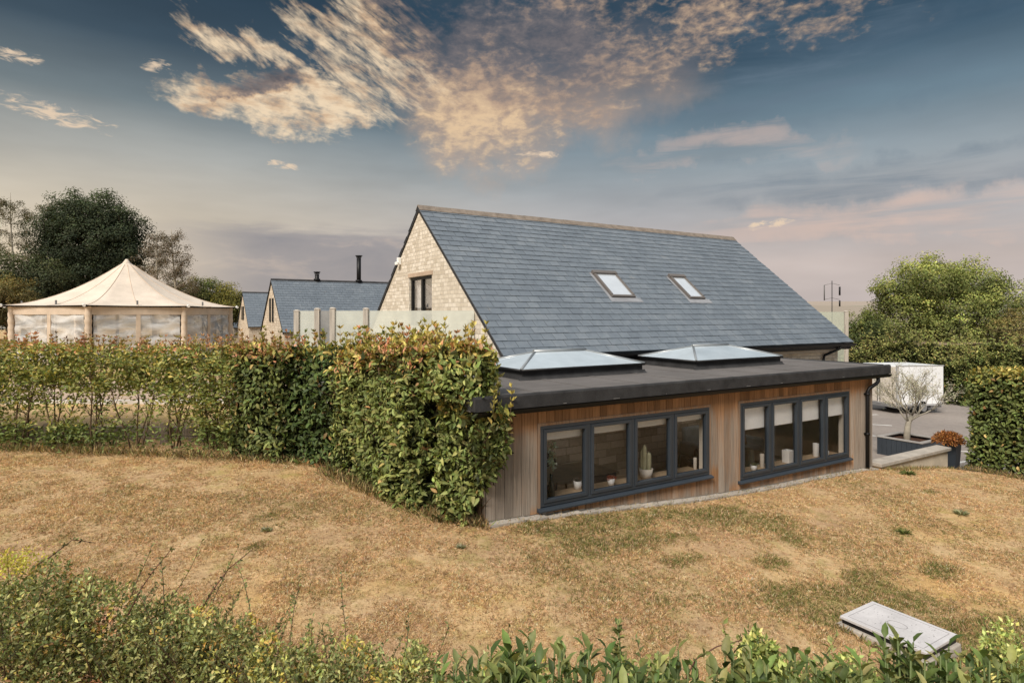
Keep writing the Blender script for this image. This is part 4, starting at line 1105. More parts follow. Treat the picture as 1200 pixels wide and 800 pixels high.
# trailer
tx, ty = pt(1051.5, 25.0)
dS = Vector((1, .12, 0)).normalized(); dR = Vector((-.28, 1, 0)).normalized()
TR = thing('box_trailer', 'white box trailer parked before the dark hedge', 'trailer', (tx, ty, -4.1 + ZC)); to = (tx, ty, -4.1 + ZC)
LS, LR = 2.12, 1.75; z0, z1 = -3.72 + ZC, -2.08 + ZC; T0 = Vector((tx, ty, 0))
def tb(mb, s0, s1, r0, r1, zz0, zz1):
    q = [T0 + dS * s0 + dR * r0, T0 + dS * s1 + dR * r0, T0 + dS * s1 + dR * r1, T0 + dS * s0 + dR * r1]
    mb.hexa([p + Vector((0, 0, zz0)) for p in q] + [p + Vector((0, 0, zz1)) for p in q])
wp = mat_plain('white_gelcoat', (.84, .85, .86), .35, .10, 1.1)
mb = MB(to); tb(mb, 0, LS, 0, LR, z0, z1); mb.build('box_body', wp, TR, bevel=.03)
for q in range(1, 4):
    mb = MB(to); tb(mb, LS * q / 4 - .012, LS * q / 4 + .012, -.006, -.001, z0 + .06, z1 - .04); mb.build('panel_seam', mat_plain('seam_strip', (.6, .61, .61), .5, .1), TR)
for s0, colr in ((.09, (.35, .03, .02)), (LS * .5, (.5, .2, .03)), (LS - .14, (.6, .6, .58))):
    mb = MB(to); tb(mb, s0, s0 + .07, -.02, -.001, z0 + .09, z0 + .12); mb.build('marker_light', mat_plain('marker_lens', colr, .25, .05), TR)
mb = MB(to)
for (s0, s1, r0, r1, zz0, zz1) in ((-.02, .06, -.02, .05, z0 - .02, z1 + .01), (-.012, LS + .012, -.012, .04, z1 - .03, z1 + .012), (-.012, LS + .012, -.012, .04, z0 - .03, z0 + .05)): tb(mb, s0, s1, r0, r1, zz0, zz1)
mb.build('edge_trim', mat_plain('trim_alu', (.5, .5, .5), .4, .1, metal=.3), TR)
for h_ in (0, 1):
    mb = MB(to); tb(mb, -.025, -.004, .08 + h_ * (LR / 2 - .04), LR / 2 - .01 + h_ * (LR / 2 - .05), z0 + .06, z1 - .06)
    dr = mb.build('rear_door', mat_plain('warm_white', (.66, .60, .52), .45, .08), TR)
    mb = MB(to); rr = LR / 2 - .09 + h_ * .12; mb.tube([T0 + dS * -.05 + dR * rr + Vector((0, 0, z0 + .1)), T0 + dS * -.05 + dR * rr + Vector((0, 0, z1 - .1))], .018, 6); mb.build('lock_bar', M['steel'], dr)
mb = MB(to); tb(mb, .0, LS, .1, LR - .1, z0 - .12, z0 - .001); tb(mb, LS, LS + .55, LR / 2 - .06, LR / 2 + .06, z0 - .1, z0 - .02); tb(mb, LS + .45, LS + .75, LR / 2 - .045, LR / 2 + .045, z0 - .03, z0 + .05)
mb.build('chassis', M['steel'], TR)
for rr in (-.02, LR - .2):
    wc = T0 + dS * (LS * .56) + dR * rr + Vector((0, 0, -3.83 + ZC))
    mb = MB(to); mb.tube([wc, wc + dR * .2], .27, 20); wh = mb.build('wheel', M['black_pvc'], TR, bevel=.03)
    mb = MB(to); mb.tube([wc - dR * .012, wc + dR * .03], .16, 16); mb.build('rim', M['steel'], wh)
    mb = MB(to); mb.tube([wc + dS * (.36 * math.cos(t)) + Vector((0, 0, .36 * math.sin(t))) + dR * .08 for t in np.linspace(0, PI, 9)], .035, 6); mb.build('mudguard', M['black_pvc'], TR)
mb = MB(to); j = T0 + dS * (LS + .38) + dR * (LR / 2 - .12); mb.tube([j + Vector((0, 0, -3.95 + ZC)), j + Vector((0, 0, z0 + .2))], .025, 8); mb.tube([j + Vector((0, 0, z0 + .2)), j + dS * .08 + Vector((0, 0, z0 + .28))], .015, 6); mb.tube([j + Vector((0, 0, -4.0 + ZC)) - dR * .03, j + Vector((0, 0, -4.0 + ZC)) + dR * .03], .09, 12); mb.build('jockey_wheel', M['steel'], TR)
# cover slab
sa0, sa1, sb0, sb1 = 6.255, 6.885, 2.815, 3.645
SLB, so_ = root_at('manhole_cover', 'raised pale grey access cover on a concrete base set in the dry lawn', 'manhole cover', (sa0 + sa1) / 2, (sb0 + sb1) / 2, -3.3)
SLB.rotation_euler = (0, 0, ROT)
mb = MB(so_); mb.hexa([(sa0 - .05, sb0 - .04, -3.42), (sa1 + .02, sb0 - .04, -3.42), (sa1 + .02, sb1 + .03, -3.42), (sa0 - .05, sb1 + .03, -3.42), (sa0 - .03, sb0 - .02, -3.235), (sa1 + .01, sb0 - .02, -3.24), (sa1 + .01, sb1 + .02, -3.235), (sa0 - .03, sb1 + .02, -3.23)]); mb.build('concrete_base', M['concrete'], SLB, bevel=.012)
mb = MB(so_); mb.box(sa0 + .015, sa1 - .015, sb0 + .015, sb1 - .015, -3.238, -3.19); mb.build('black_gap', M['black_pvc'], SLB)  # black inset layer stands in for the open gap under the lid
mb = MB(so_); mb.box(sa0, sa1, sb0, sb1, -3.189, -3.158)
lid = mb.build('lid', mat_plain('pale_grey_lid', (.56, .54, .54), .8, .14, 3.5, .3, .5, 70), SLB, bevel=.006)
mb = MB(so_); zz = -3.159
cxa, cyb = (sa0 + sa1) / 2, (sb0 + sb1) / 2
for t in range(28):
    t0_, t1_ = 2 * PI * t / 28, 2 * PI * (t + 1) / 28
    mb.prism([(cxa + r_ * .8 * math.cos(q), cyb + r_ * 1.15 * math.sin(q), zz) for r_, q in ((.075, t0_), (.083, t0_), (.083, t1_), (.075, t1_))], (0, 0, .003))
for (u0, u1, v0, v1) in ((-.262, -.256, -.36, .36), (.256, .262, -.36, .36), (-.25, .25, .356, .362), (-.25, .25, -.362, -.356)): mb.box(cxa + u0, cxa + u1, cyb + v0, cyb + v1, zz, zz + .003)
for i in range(34):
    u, v = random.uniform(-.24, .22), random.uniform(-.34, .34); w_ = random.uniform(.008, .03); mb.box(cxa + u, cxa + u + w_, cyb + v, cyb + v + .006, zz, zz + .002)
mb.build('moulded_pattern', mat_plain('worn_lid_marks', (.34, .325, .325), .8, .15), lid)
# antenna mast on the far roof side
Ym = 34.0; mx = (975 - CX) / F * Ym
def mz(py): return (HY - py) / F * Ym + ZC
AN = thing('antenna_mast', 'thin antenna mast with two side arms rising past the far screen', 'antenna', (mx, Ym, -4.1 + ZC)); ao = (mx, Ym, -4.1 + ZC)
mb = MB(ao); mb.tube([(mx, Ym, -4.1 + ZC), (mx, Ym, mz(329))], [.03, .02], 6); mb.build('mast', M['black_pvc'], AN)
px1 = Ym / F
for y0 in (334, 351):
    mb = MB(ao); mb.tube([(mx - 9 * px1, Ym, mz(y0)), (mx, Ym, mz(y0 - 2)), (mx + 9 * px1, Ym, mz(y0))], .012, 4)
    mb.build('cross_arm', mat_grey_pole, AN)
for s, (t0_, t1_, rad) in ((-1, (334, 352, .03)), (1, (336, 346, .05)), (1, (352, 359, .045))):
    mb = MB(ao); mb.tube([(mx + s * 9 * px1, Ym, mz(t0_)), (mx + s * 9 * px1, Ym, mz(t1_))], rad, 8); mb.build('aerial', M['black_pvc'] if s > 0 else mat_grey_pole, AN)
for (px, top) in ((997.5, 356), (1004.5, 353)):
    p = Vector(((px - CX) / F * 21.6, 21.6, 0))
# ------------------------------------------------------------------ inside the garden room
FZ = -3.5
def loc_root(name, label, cat, a, b, z, rz=0.0, group=None):
    return thing(name, label, cat, W(a, b, z), ROT + rz, group)
def table(label, a, b, L, Wt, h=.75):
    R_ = loc_root('dining_table', label, 'table', a, b, FZ)
    mb = MB(); mb.box(-L / 2, L / 2, -Wt / 2, Wt / 2, h - .045, h); mb.build('tabletop', M['oak'], R_, bevel=.006)
    for sx in (-1, 1):
        for sy in (-1, 1):
            mb = MB(); mb.hexa([(sx * (L / 2 - .1) - .035, sy * (Wt / 2 - .1) - .035, 0), (sx * (L / 2 - .1) + .035, sy * (Wt / 2 - .1) - .035, 0), (sx * (L / 2 - .1) + .035, sy * (Wt / 2 - .1) + .035, 0), (sx * (L / 2 - .1) - .035, sy * (Wt / 2 - .1) + .035, 0), (sx * (L / 2 - .1) - .045, sy * (Wt / 2 - .1) - .045, h - .046), (sx * (L / 2 - .1) + .045, sy * (Wt / 2 - .1) - .045, h - .046), (sx * (L / 2 - .1) + .045, sy * (Wt / 2 - .1) + .045, h - .046), (sx * (L / 2 - .1) - .045, sy * (Wt / 2 - .1) + .045, h - .046)])
            mb.build('leg', M['oak'], R_)
def chair(label, a, b, rz, mat):
    R_ = loc_root('dining_chair', label, 'chair', a, b, FZ, rz, 'dining chairs in the garden room')
    mb = MB(); mb.box(-.22, .22, -.22, .22, .44, .49); mb.build('seat', mat, R_, bevel=.02)
    mb = MB(); n_ = 8
    for i in range(n_):
        t0_, t1_ = -.22 + .44 * i / n_, -.22 + .44 * (i + 1) / n_; c0, c1 = .22 + .05 * math.cos(t0_ * 6), .22 + .05 * math.cos(t1_ * 6)
        mb.hexa([(t0_, c0 - .06, .5), (t1_, c1 - .06, .5), (t1_, c1 - .03, .5), (t0_, c0 - .03, .5), (t0_, c0, .88), (t1_, c1, .88), (t1_, c1 + .03, .88), (t0_, c0 + .03, .88)])
    mb.build('backrest', mat, R_)
    for sx in (-1, 1):
        for sy in (-1, 1): mb = MB(); mb.tube([(sx * .17, sy * .17, .44), (sx * .21, sy * .21, 0)], [.02, .014], 8); mb.build('leg', M['oak'], R_)
def armchair(label, a, b, rz, w_, mat, group):
    R_ = loc_root('armchair' if w_ < 1.2 else 'sofa', label, 'armchair' if w_ < 1.2 else 'sofa', a, b, FZ, rz, group)
    mb = MB(); mb.box(-w_ / 2, w_ / 2, -.4, .4, .08, .3); mb.build('base', mat, R_, bevel=.03)
    mb = MB(); mb.box(-w_ / 2 + .14, w_ / 2 - .14, -.42, .25, .301, .46); mb.build('seat', mat, R_, bevel=.05)
    mb = MB(); mb.hexa([(-w_ / 2 + .1, .22, .3), (w_ / 2 - .1, .22, .3), (w_ / 2 - .1, .42, .3), (-w_ / 2 + .1, .42, .3), (-w_ / 2 + .12, .3, .92), (w_ / 2 - .12, .3, .92), (w_ / 2 - .12, .46, .92), (-w_ / 2 + .12, .46, .92)]); mb.build('backrest', mat, R_, bevel=.06)
    for s in (-1, 1): mb = MB(); mb.box(s * w_ / 2 - .001 * s, s * (w_ / 2 - .138), -.42, .4, .3, .62); mb.build('armrest', mat, R_, bevel=.05)
table('long oak dining table seen through the cactus window', 6.0, 8.6, 2.3, .95)
for i, (da, db, rz, tx_) in enumerate(((-.7, -.62, PI, 'brown chair at the near side of the dining table, nearest the leafy stem'), (.5, -.62, PI, 'brown chair at the near side of the dining table, nearest the cactus'), (-.7, .65, 0, 'brown chair on the far side of the dining table, behind the leafy stem'), (.5, .65, 0, 'brown chair on the far side of the dining table, behind the cactus'))): chair(tx_, 6.0 + da, 8.6 + db, rz, M['dark_fab'])
brownf = mat_plain('tan_upholstery', (.42, .28, .18), .85, .15, 5); olive = mat_plain('olive_upholstery', (.18, .18, .13), .9, .15, 5); greyf = mat_plain('grey_upholstery', (.26, .27, .26), .9, .15, 5)
armchair('brown armchair behind the left pane with the succulent', 9.6, 8.3, PI * .8, .9, M['dark_fab'], None)
armchair('rounded olive armchair in the second pane of the blind window', 10.4, 7.95, PI * .55, .85, olive, None)
armchair('long grey sofa along the back wall of the garden room', 11.5, 9.5, 0, 2.0, greyf, None)
def cushion(label, a, b, z, rz, tilt, col):
    m_ = mat_plain('cushion_cloth', col, .9, .15, 6)
    mb = MB(); n_ = 10; vs = []; fs = []
    for side in (1, -1):
        for i in range(n_ + 1):
            for j in range(n_ + 1):
                u, v = 2 * i / n_ - 1, 2 * j / n_ - 1; pin = 1 - .1 * (u * u * v * v) - .06 * (1 - abs(u * v))
                vs.append((u * .23 * pin, side * .085 * (1 - u * u) ** .5 * (1 - v * v) ** .5, v * .23 * pin + .23))
    for s in range(2):
        for i in range(n_):
            for j in range(n_):
                o_ = s * (n_ + 1) ** 2; q = (o_ + i * (n_ + 1) + j, o_ + (i + 1) * (n_ + 1) + j, o_ + (i + 1) * (n_ + 1) + j + 1, o_ + i * (n_ + 1) + j + 1); fs.append(q if s == 0 else q[::-1])
    mb.add(vs, fs, (1, 1, 1), True); o = mb.build('cushion', m_, label=label, cat='cushion'); o.location = W(a, b, z); o.rotation_euler = (tilt, 0, ROT + rz); return o
cushion('green and cream cushion leaning on the grey sofa', 11.15, 9.3, FZ + .46, .2, -.35, (.34, .38, .14))
cushion('tan cushion at the end of the grey sofa', 11.9, 9.3, FZ + .46, -.15, -.35, (.36, .22, .12))
table('square oak side table between the sofa and the olive armchair', 11.2, 8.35, .8, .8, .5)
# things on the window boards
def on_board(wi, px, b=7.2):
    u = (px - CX) / F; Yb = b / (RX - RY * u); return (u * RX + RY) * Yb, win[wi][2] + .036
potw = mat_plain('glazed_white_pot', (.85, .84, .82), .4, .06); pott = mat_plain('pale_clay_pot', (.68, .62, .54), .8, .12); darkg = mat_plain('dark_glass', (.03, .035, .03), .15, .1)
lf = mat_leaf('potted_leaf')
def pot(name, label, cat, wi, px, b, r0, r1, h, mat):
    a_, z_ = on_board(wi, px, b)
    R_ = thing(name, label, cat, W(a_, b, z_), ROT)
    mb = MB(); mb.lathe([(.001, 0), (r0, 0), (r1, h), (r1 - .012, h), (r1 - .014, h - .02), (.001, h - .022)], 20); mb.build('pot', mat, R_); return R_
R_ = pot('potted_cactus', 'tall pale cactus in a wide clay pot on the window board', 'cactus', 0, 757, 7.22, .085, .115, .16, pott)
cact = mat_plain('cactus_skin', (.42, .41, .27), .7, .15, 8, .2, .3, 60)
def column(mb, x, y, z0, h, r):
    n_ = 20; vs = []; fs = []; rows = 12
    for i in range(rows + 1):
        t = i / rows; z = z0 + h * t; rr = r * (1 if t < .8 else math.sqrt(max(0.02, 1 - ((t - .8) / .2) ** 2))) * (.85 + .15 * math.sin(t * 2.5))
        for j in range(n_): an = 2 * PI * j / n_; q = rr * (1 if j % 2 else .82); vs.append((x + q * math.cos(an), y + q * math.sin(an), z))
    for i in range(rows):
        for j in range(n_): fs.append((i * n_ + j, i * n_ + (j + 1) % n_, (i + 1) * n_ + (j + 1) % n_, (i + 1) * n_ + j))
    mb.add(vs, fs, (1, 1, 1), True)
for (x, y, h, r) in ((-.035, .0, .42, .04), (-.06, .035, .34, .03), (.05, -.01, .29, .045)):
    mb = MB(); column(mb, x, y, .13, h, r); mb.build('stem', cact, R_)
R_ = thing('leafy_stem_vase', 'grey-green leafy stem in a dark glass vase by the first pane', 'vase', W(on_board(0, 646, 7.22)[0], 7.22, win[0][2] + .036), ROT)
mb = MB(); mb.lathe([(.001, 0), (.05, 0), (.055, .02), (.05, .15), (.022, .24), (.024, .32), (.018, .32)], 16); mb.build('vase', darkg, R_)
mb = MB(); mb.tube([(0, 0, .1), (.01, 0, .35), (-.01, 0, .55), (-.03, .01, .72)], [.006, .006, .005, .003], 6); mb.tube([(.0, 0, .42), (.05, 0, .55), (.06, 0, .7)], [.004, .004, .002], 6); mb.build('stem', M['oak'], R_)
n = 70; t = rng.random(n); P = np.stack([np.where(rng.random(n) < .5, -.03 * t, .06 * t) + rng.normal(size=n) * .03, rng.normal(size=n) * .03, .4 + .36 * t], 1)
leaf_mesh('foliage', P, rvec(n) + [0, 0, .3], rvec(n), .055, .042, pick([(.40, .46, .38), (.32, .37, .3)], n), lf, R_)
def succ(label, wi, px, b, r, h, colr, nm='potted_succulent'):
    R_ = pot(nm, label, 'potted plant', wi, px, b, r * .8, r, h, potw); n = 60
    d = rvec(n); d[:, 2] = abs(d[:, 2]) + .2
    leaf_mesh('foliage', np.tile([[0, 0, h - .02]], (n, 1)) + rng.normal(size=(n, 3)) * [.02, .02, .005], d, rvec(n), .075, .02, pick([colr], n), lf, R_)
succ('small white pot with reddish succulent in the second pane', 0, 716, 7.2, .06, .11, (.22, .07, .05))
succ('white pot with dark succulent behind the first mullion', 0, 677, 7.3, .065, .13, (.09, .08, .07))
succ('small white pot with dark succulent in the first blind pane', 1, 883, 7.18, .062, .10, (.10, .11, .06))
def vessel(name, label, cat, wi, px, b, r, h, mat, sq=False):
    a_, z_ = on_board(wi, px, b)
    mb = MB(); mb.lathe([(.001, 0), (r * .92, 0), (r, h), (r - .008, h), (r - .012, .01), (.001, .01)], 4 if sq else 18, sq=sq); return mb.build(name, mat, None, loc=W(a_, b, z_), rotz=ROT, label=label, cat=cat, bevel=.003)
vessel('white_mug', 'small white mug at the start of the fourth pane, near the cactus', 'mug', 0, 790.5, 7.18, .045, .09, potw)
vessel('candle_jar', 'upright cream candle jar by the last frame of the cactus window', 'candle', 0, 814.5, 7.2, .03, .20, pott)
vessel('white_box', 'white upright box on the board in the second blind pane', 'box', 1, 923.5, 7.22, .115, .24, potw, True)
vessel('cream_lantern', 'narrow cream container beside the first blind mullion', 'container', 1, 893, 7.25, .04, .25, pott)
vessel('white_vase', 'white cylinder vase in the third blind pane', 'vase', 1, 956, 7.25, .06, .26, potw)
vessel('white_cup', 'little white cup on the board in the last blind pane', 'cup', 1, 968, 7.18, .055, .10, potw)
# ------------------------------------------------------------------ vegetation
M['leaf'] = mat_leaf('leaf', .28, .5, .22)
M['leaf_big'] = mat_leaf('glossy_leaf', .22, .48, .2)
M['leaf_far'] = mat_leaf('far_leaf', .22, .7, .15)
M['bark'] = mat_plain('bark', (.16, .12, .085), .95, .3, 6, .1, .7, 30)
M['bark_pale'] = mat_plain('pale_bark', (.42, .38, .31), .9, .25, 6, .1, .5, 40)
M['twig'] = mat_plain('twig', (.13, .085, .05), .9, .25, 8)
def P3(px, py, Y): return Vector(((px - CX) / F * Y, Y, (HY - py) / F * Y + ZC))

def limb(mb, p0, d, L, r0, r1, n=6, segs=5, wob=.12, up=.0):
    pts = [Vector(p0)]; d = Vector(d).normalized()
    for i in range(segs):
        d = (d + Vector((random.uniform(-wob, wob), random.uniform(-wob, wob), random.uniform(-wob, wob) + up))).normalized()
        pts.append(pts[-1] + d * (L / segs))
    mb.tube(pts, [r0 + (r1 - r0) * i / segs for i in range(segs + 1)], n)
    return pts

def tree(name, label, X, Y, zbase, lobes, nclump, perclump, leaf, clump_r, cols, trunk_r, group=None, sparse=0.0, droop=0.0, light=(1.5, 1.35, .9), bark='bark', flat=.7):
    """lobes: (dx, dy, z, rx, ry, rz), z measured from the eye level; crown of leaf clumps over the lobes' outer shells"""
    base = Vector((X, Y, zbase + ZC))
    R_ = thing(name, label, 'tree', base, 0, group)
    zs = [l[2] for l in lobes]; ctr = Vector((X, Y, (min(zs) * .6 + max(zs) * .4) + ZC))
    mb = MB(base)
    fork = base + (ctr - base) * .55
    mb.tube([base - Vector((0, 0, .3)), base + (fork - base) * .5 + Vector((random.uniform(-.1, .1), 0, 0)), fork], [trunk_r * 1.15, trunk_r * .9, trunk_r * .75], 9)
    for l in lobes:
        e = Vector((X + l[0], Y + l[1], l[2] + ZC)); mid = fork.lerp(e, .5) + Vector((random.uniform(-.3, .3), random.uniform(-.3, .3), .2))
        mb.tube([fork - Vector((0, 0, trunk_r)), mid, e], [trunk_r * .5, trunk_r * .32, trunk_r * .12], 6)
        for q in range(6):
            v = Vector(rvec(1)[0]); v.z = abs(v.z) * .6; limb(mb, mid.lerp(e, random.random()), v, max(l[3:]) * random.uniform(.7, 1.05), trunk_r * .16, trunk_r * .03, 4, 4, .25)
    mb.build('trunk', M[bark], R_)
    lob = np.array(lobes); vol = (lob[:, 3] * lob[:, 4] * lob[:, 5]) ** .7; pick_l = rng.choice(len(lob), nclump, p=vol / vol.sum())
    L_ = lob[pick_l]; d = rvec(nclump); rad = rng.random(nclump) ** .33 * .55 + .5
    rad = rad * (1 + .18 * rng.normal(size=nclump))
    cc = np.stack([X + L_[:, 0], Y + L_[:, 1], L_[:, 2] + ZC], 1) + d * rad[:, None] * L_[:, 3:6]
    # drop clumps buried well inside other lobes and random gaps
    keep = rng.random(nclump) > sparse
    cc, d, L2 = cc[keep], d[keep], L_[keep]
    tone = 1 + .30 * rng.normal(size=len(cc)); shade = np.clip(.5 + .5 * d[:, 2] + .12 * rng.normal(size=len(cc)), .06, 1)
    m = len(cc) * perclump; ci = np.repeat(np.arange(len(cc)), perclump)
    off = rvec(m) * (rng.random(m) ** .45 * clump_r)[:, None] * rng.uniform(.65, 1.25, len(cc))[ci][:, None]; off[:, 2] *= flat; off[:, 2] -= droop * np.abs(off[:, 2])
    P = cc[ci] + off
    D = rvec(m) + d[ci] * .5; D[:, 2] -= droop + .15
    on = norm(off + 1e-6); Nn_ = rvec(m) * .45 + on * .9 + d[ci] * .6 + [0, 0, .35]; D = np.cross(rvec(m), Nn_) + rvec(m) * .25; D[:, 2] -= droop
    col = pick(cols, m, .16)
    k_ = (.5 + .55 * shade[ci] * np.clip(tone[ci], .4, 1.7) + np.clip(off[:, 2] / clump_r, -1, 1) * .28).clip(.15, 2)[:, None]  # light from above put into leaf colour: clump tops lighter, undersides darker
    lt = np.array(light)[None] ** (np.clip(shade[ci] - .45 + off[:, 2] / clump_r * .35, 0, 1)[:, None] * 1.6)  # sunlit tint painted into the upper leaves
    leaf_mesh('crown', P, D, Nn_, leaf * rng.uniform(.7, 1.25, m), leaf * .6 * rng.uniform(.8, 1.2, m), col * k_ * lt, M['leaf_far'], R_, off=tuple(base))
    return R_
def px_lobes(Y, X0, lst):
    """lobes given by picture outline positions (px, py, half-width px, half-height px), at depth Y"""
    s = Y / F; return [((px - CX) * s - X0, dy, (HY - py) * s, rx * s, rx * s * .9, ry * s) for px, py, rx, ry, dy in lst]
# right-hand big tree, in leaf
Y_ = 46.0; X_ = (1098 - CX) / F * Y_
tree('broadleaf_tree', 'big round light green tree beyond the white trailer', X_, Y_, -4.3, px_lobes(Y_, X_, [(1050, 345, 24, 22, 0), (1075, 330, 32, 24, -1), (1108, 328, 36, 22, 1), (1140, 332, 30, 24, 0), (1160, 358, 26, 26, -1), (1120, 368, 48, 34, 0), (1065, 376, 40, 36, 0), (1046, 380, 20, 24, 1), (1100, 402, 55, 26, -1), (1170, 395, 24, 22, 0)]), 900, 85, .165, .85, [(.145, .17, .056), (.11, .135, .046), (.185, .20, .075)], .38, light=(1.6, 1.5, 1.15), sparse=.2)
Y_ = 40.0; X_ = (1012 - CX) / F * Y_
tree('broadleaf_tree', 'small rounded green tree between the far screen and the big tree', X_, Y_, -4.3, px_lobes(Y_, X_, [(1012, 386, 17, 19, 0), (1024, 394, 14, 16, 0), (1003, 396, 12, 15, 0)]), 170, 60, .13, .5, [(.075, .095, .038), (.055, .075, .03)], .12, light=(1.6, 1.4, .9))
Y_ = 42.0; X_ = (1185 - CX) / F * Y_
tree('broadleaf_tree', 'low brownish bare-topped tree at the edge beyond the clipped hedge', X_, Y_, -4.3, px_lobes(Y_, X_, [(1178, 392, 20, 20, 0), (1203, 385, 24, 22, 0), (1195, 405, 30, 20, -1)]), 220, 60, .13, .65, [(.12, .11, .05), (.09, .09, .04), (.15, .12, .06)], .15, light=(1.3, 1.2, .9), sparse=.25)
# left group
Y_ = 50.0; X_ = (108 - CX) / F * Y_
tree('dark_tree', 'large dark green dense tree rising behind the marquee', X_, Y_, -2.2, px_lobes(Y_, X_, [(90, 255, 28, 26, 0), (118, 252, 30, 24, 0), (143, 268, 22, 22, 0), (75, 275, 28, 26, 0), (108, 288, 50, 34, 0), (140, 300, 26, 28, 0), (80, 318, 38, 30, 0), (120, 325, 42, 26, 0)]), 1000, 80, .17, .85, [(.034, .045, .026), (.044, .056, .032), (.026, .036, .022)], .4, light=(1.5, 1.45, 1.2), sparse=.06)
def branchy(name, label, px, Y, zbase, top_py, width_px, cols, nper=16, leaf=.1, droop=.5, stems=((0, 0),), seed=1, bare=0.0, gain=1.6, lo=.3):
    random.seed(seed); X = (px - CX) / F * Y; zt = (HY - top_py) / F * Y; hw = width_px / 2 / F * Y
    base = Vector((X, Y, zbase + ZC)); R_ = thing(name, label, 'tree', base); mb = MB(base); tips = []
    Ht = zt - zbase
    for (sx, sy) in stems:
        pts = limb(mb, base + Vector((sx, sy, -.2)), (sx * .12 + random.uniform(-.05, .05), sy * .1, 1), Ht * random.uniform(.93, 1.0), .17, .02, 7, 14, .06, .06)
        for q in range(5, 14):
            for b in range(4):
                t = q / 14; an = random.uniform(0, 2 * PI); reach = hw * (1.15 - .75 * abs(t - .5) * 2 * (1 if t > .5 else .6)) * random.uniform(.6, 1.05)
                bp = limb(mb, pts[q], (math.cos(an), math.sin(an), .75 * (1.3 - t)), reach * 1.1, .05 * (1.2 - t), .012, 4, 6, .2, -.02)
                for s_ in range(3):
                    v = Vector((random.uniform(-1, 1), random.uniform(-1, 1), random.uniform(-.4, .7)))
                    tp = limb(mb, bp[random.randint(2, 6)], v, reach * .45, .016, .005, 3, 5, .25, -droop * .25); tips += [(p, random.random()) for p in tp[1:]]
                tips += [(p, random.random()) for p in bp[2:]]
    mb.build('trunk', M['bark_pale'], R_)
    tips = [t for t in tips if t[1] > bare]
    T = np.array([list(t[0]) for t in tips]); n = len(T) * nper; ci = np.repeat(np.arange(len(T)), nper)
    off = rvec(n) * (rng.random(n) ** .5 * .34)[:, None]; off[:, 2] -= droop * rng.random(n) * .55
    tone = (1 + .28 * rng.normal(size=len(T)))[ci][:, None]
    leaf_mesh('crown', T[ci] + off, rvec(n) * [1, 1, .7] - [0, 0, droop], rvec(n) * .6 + norm(off) * .7 + [0, 0, .4], leaf * rng.uniform(.6, 1.2, n), leaf * .6, np.clip(pick(cols, n, .18) * tone, .01, .9), M['leaf_far'], R_, gain=gain, off=tuple(base))
branchy('birch_tree', 'tall thin feathery tree with gaps of sky, beside the large dark tree', 28, 54.0, -2.2, 218, 66, [(.085, .08, .042), (.06, .065, .034), (.12, .10, .055)], 14, .12, .6, ((-.9, 0), (.5, .4)), 5, .25)
branchy('birch_tree', 'russet brown thinning tree with a pale stem, right of the large dark tree', 188, 48.0, -2.2, 258, 56, [(.125, .09, .06), (.10, .08, .055), (.07, .065, .04)], 12, .10, .55, ((-.2, 0), (.9, .3)), 9, .2)
random.seed(77)
Y_ = 46.0; X_ = (30 - CX) / F * Y_
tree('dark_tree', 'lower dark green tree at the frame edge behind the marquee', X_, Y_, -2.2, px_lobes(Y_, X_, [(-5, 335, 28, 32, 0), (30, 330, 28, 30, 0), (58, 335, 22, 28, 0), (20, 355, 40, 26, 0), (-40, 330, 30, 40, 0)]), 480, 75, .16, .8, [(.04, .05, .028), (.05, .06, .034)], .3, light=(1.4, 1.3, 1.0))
Y_ = 38.0; X_ = (10 - CX) / F * Y_
tree('hedge_tree', 'rounded tan and olive bush overlapping the corner of the marquee', X_, Y_, -2.2, px_lobes(Y_, X_, [(8, 345, 26, 18, 0), (18, 362, 22, 18, 0), (-12, 350, 22, 24, 0)]), 240, 65, .115, .5, [(.15, .12, .055), (.11, .10, .045), (.09, .09, .04)], .14, light=(1.35, 1.2, .9))
Y_ = 44.0; X_ = (-6 - CX) / F * Y_
for i, (px, py, w_, h_, yy, c, t) in enumerate([(222, 345, 18, 16, 60, [(.07, .08, .035), (.09, .095, .035)], 'low olive tree just past the russet tree behind the marquee roof'), (246, 346, 19, 18, 62, [(.05, .065, .03), (.07, .08, .035)], 'low dark olive tree, middle of the three past the marquee peak'), (268, 352, 15, 15, 58, [(.15, .14, .04), (.11, .115, .04)], 'low yellow-green tree nearest the farthest cottage roof')]):
    X_ = (px - CX) / F * yy
    tree('broadleaf_tree', t, X_, yy, -2.3, px_lobes(yy, X_, [(px, py, w_, h_, 0), (px - w_ * .6, py + 8, w_ * .7, h_ * .8, 0), (px + w_ * .6, py + 8, w_ * .7, h_ * .8, 0), (px, py + 14, w_, h_ * .8, 0)]), 220, 60, .17, .75, c, .16, light=(1.5, 1.35, .9), sparse=.1)

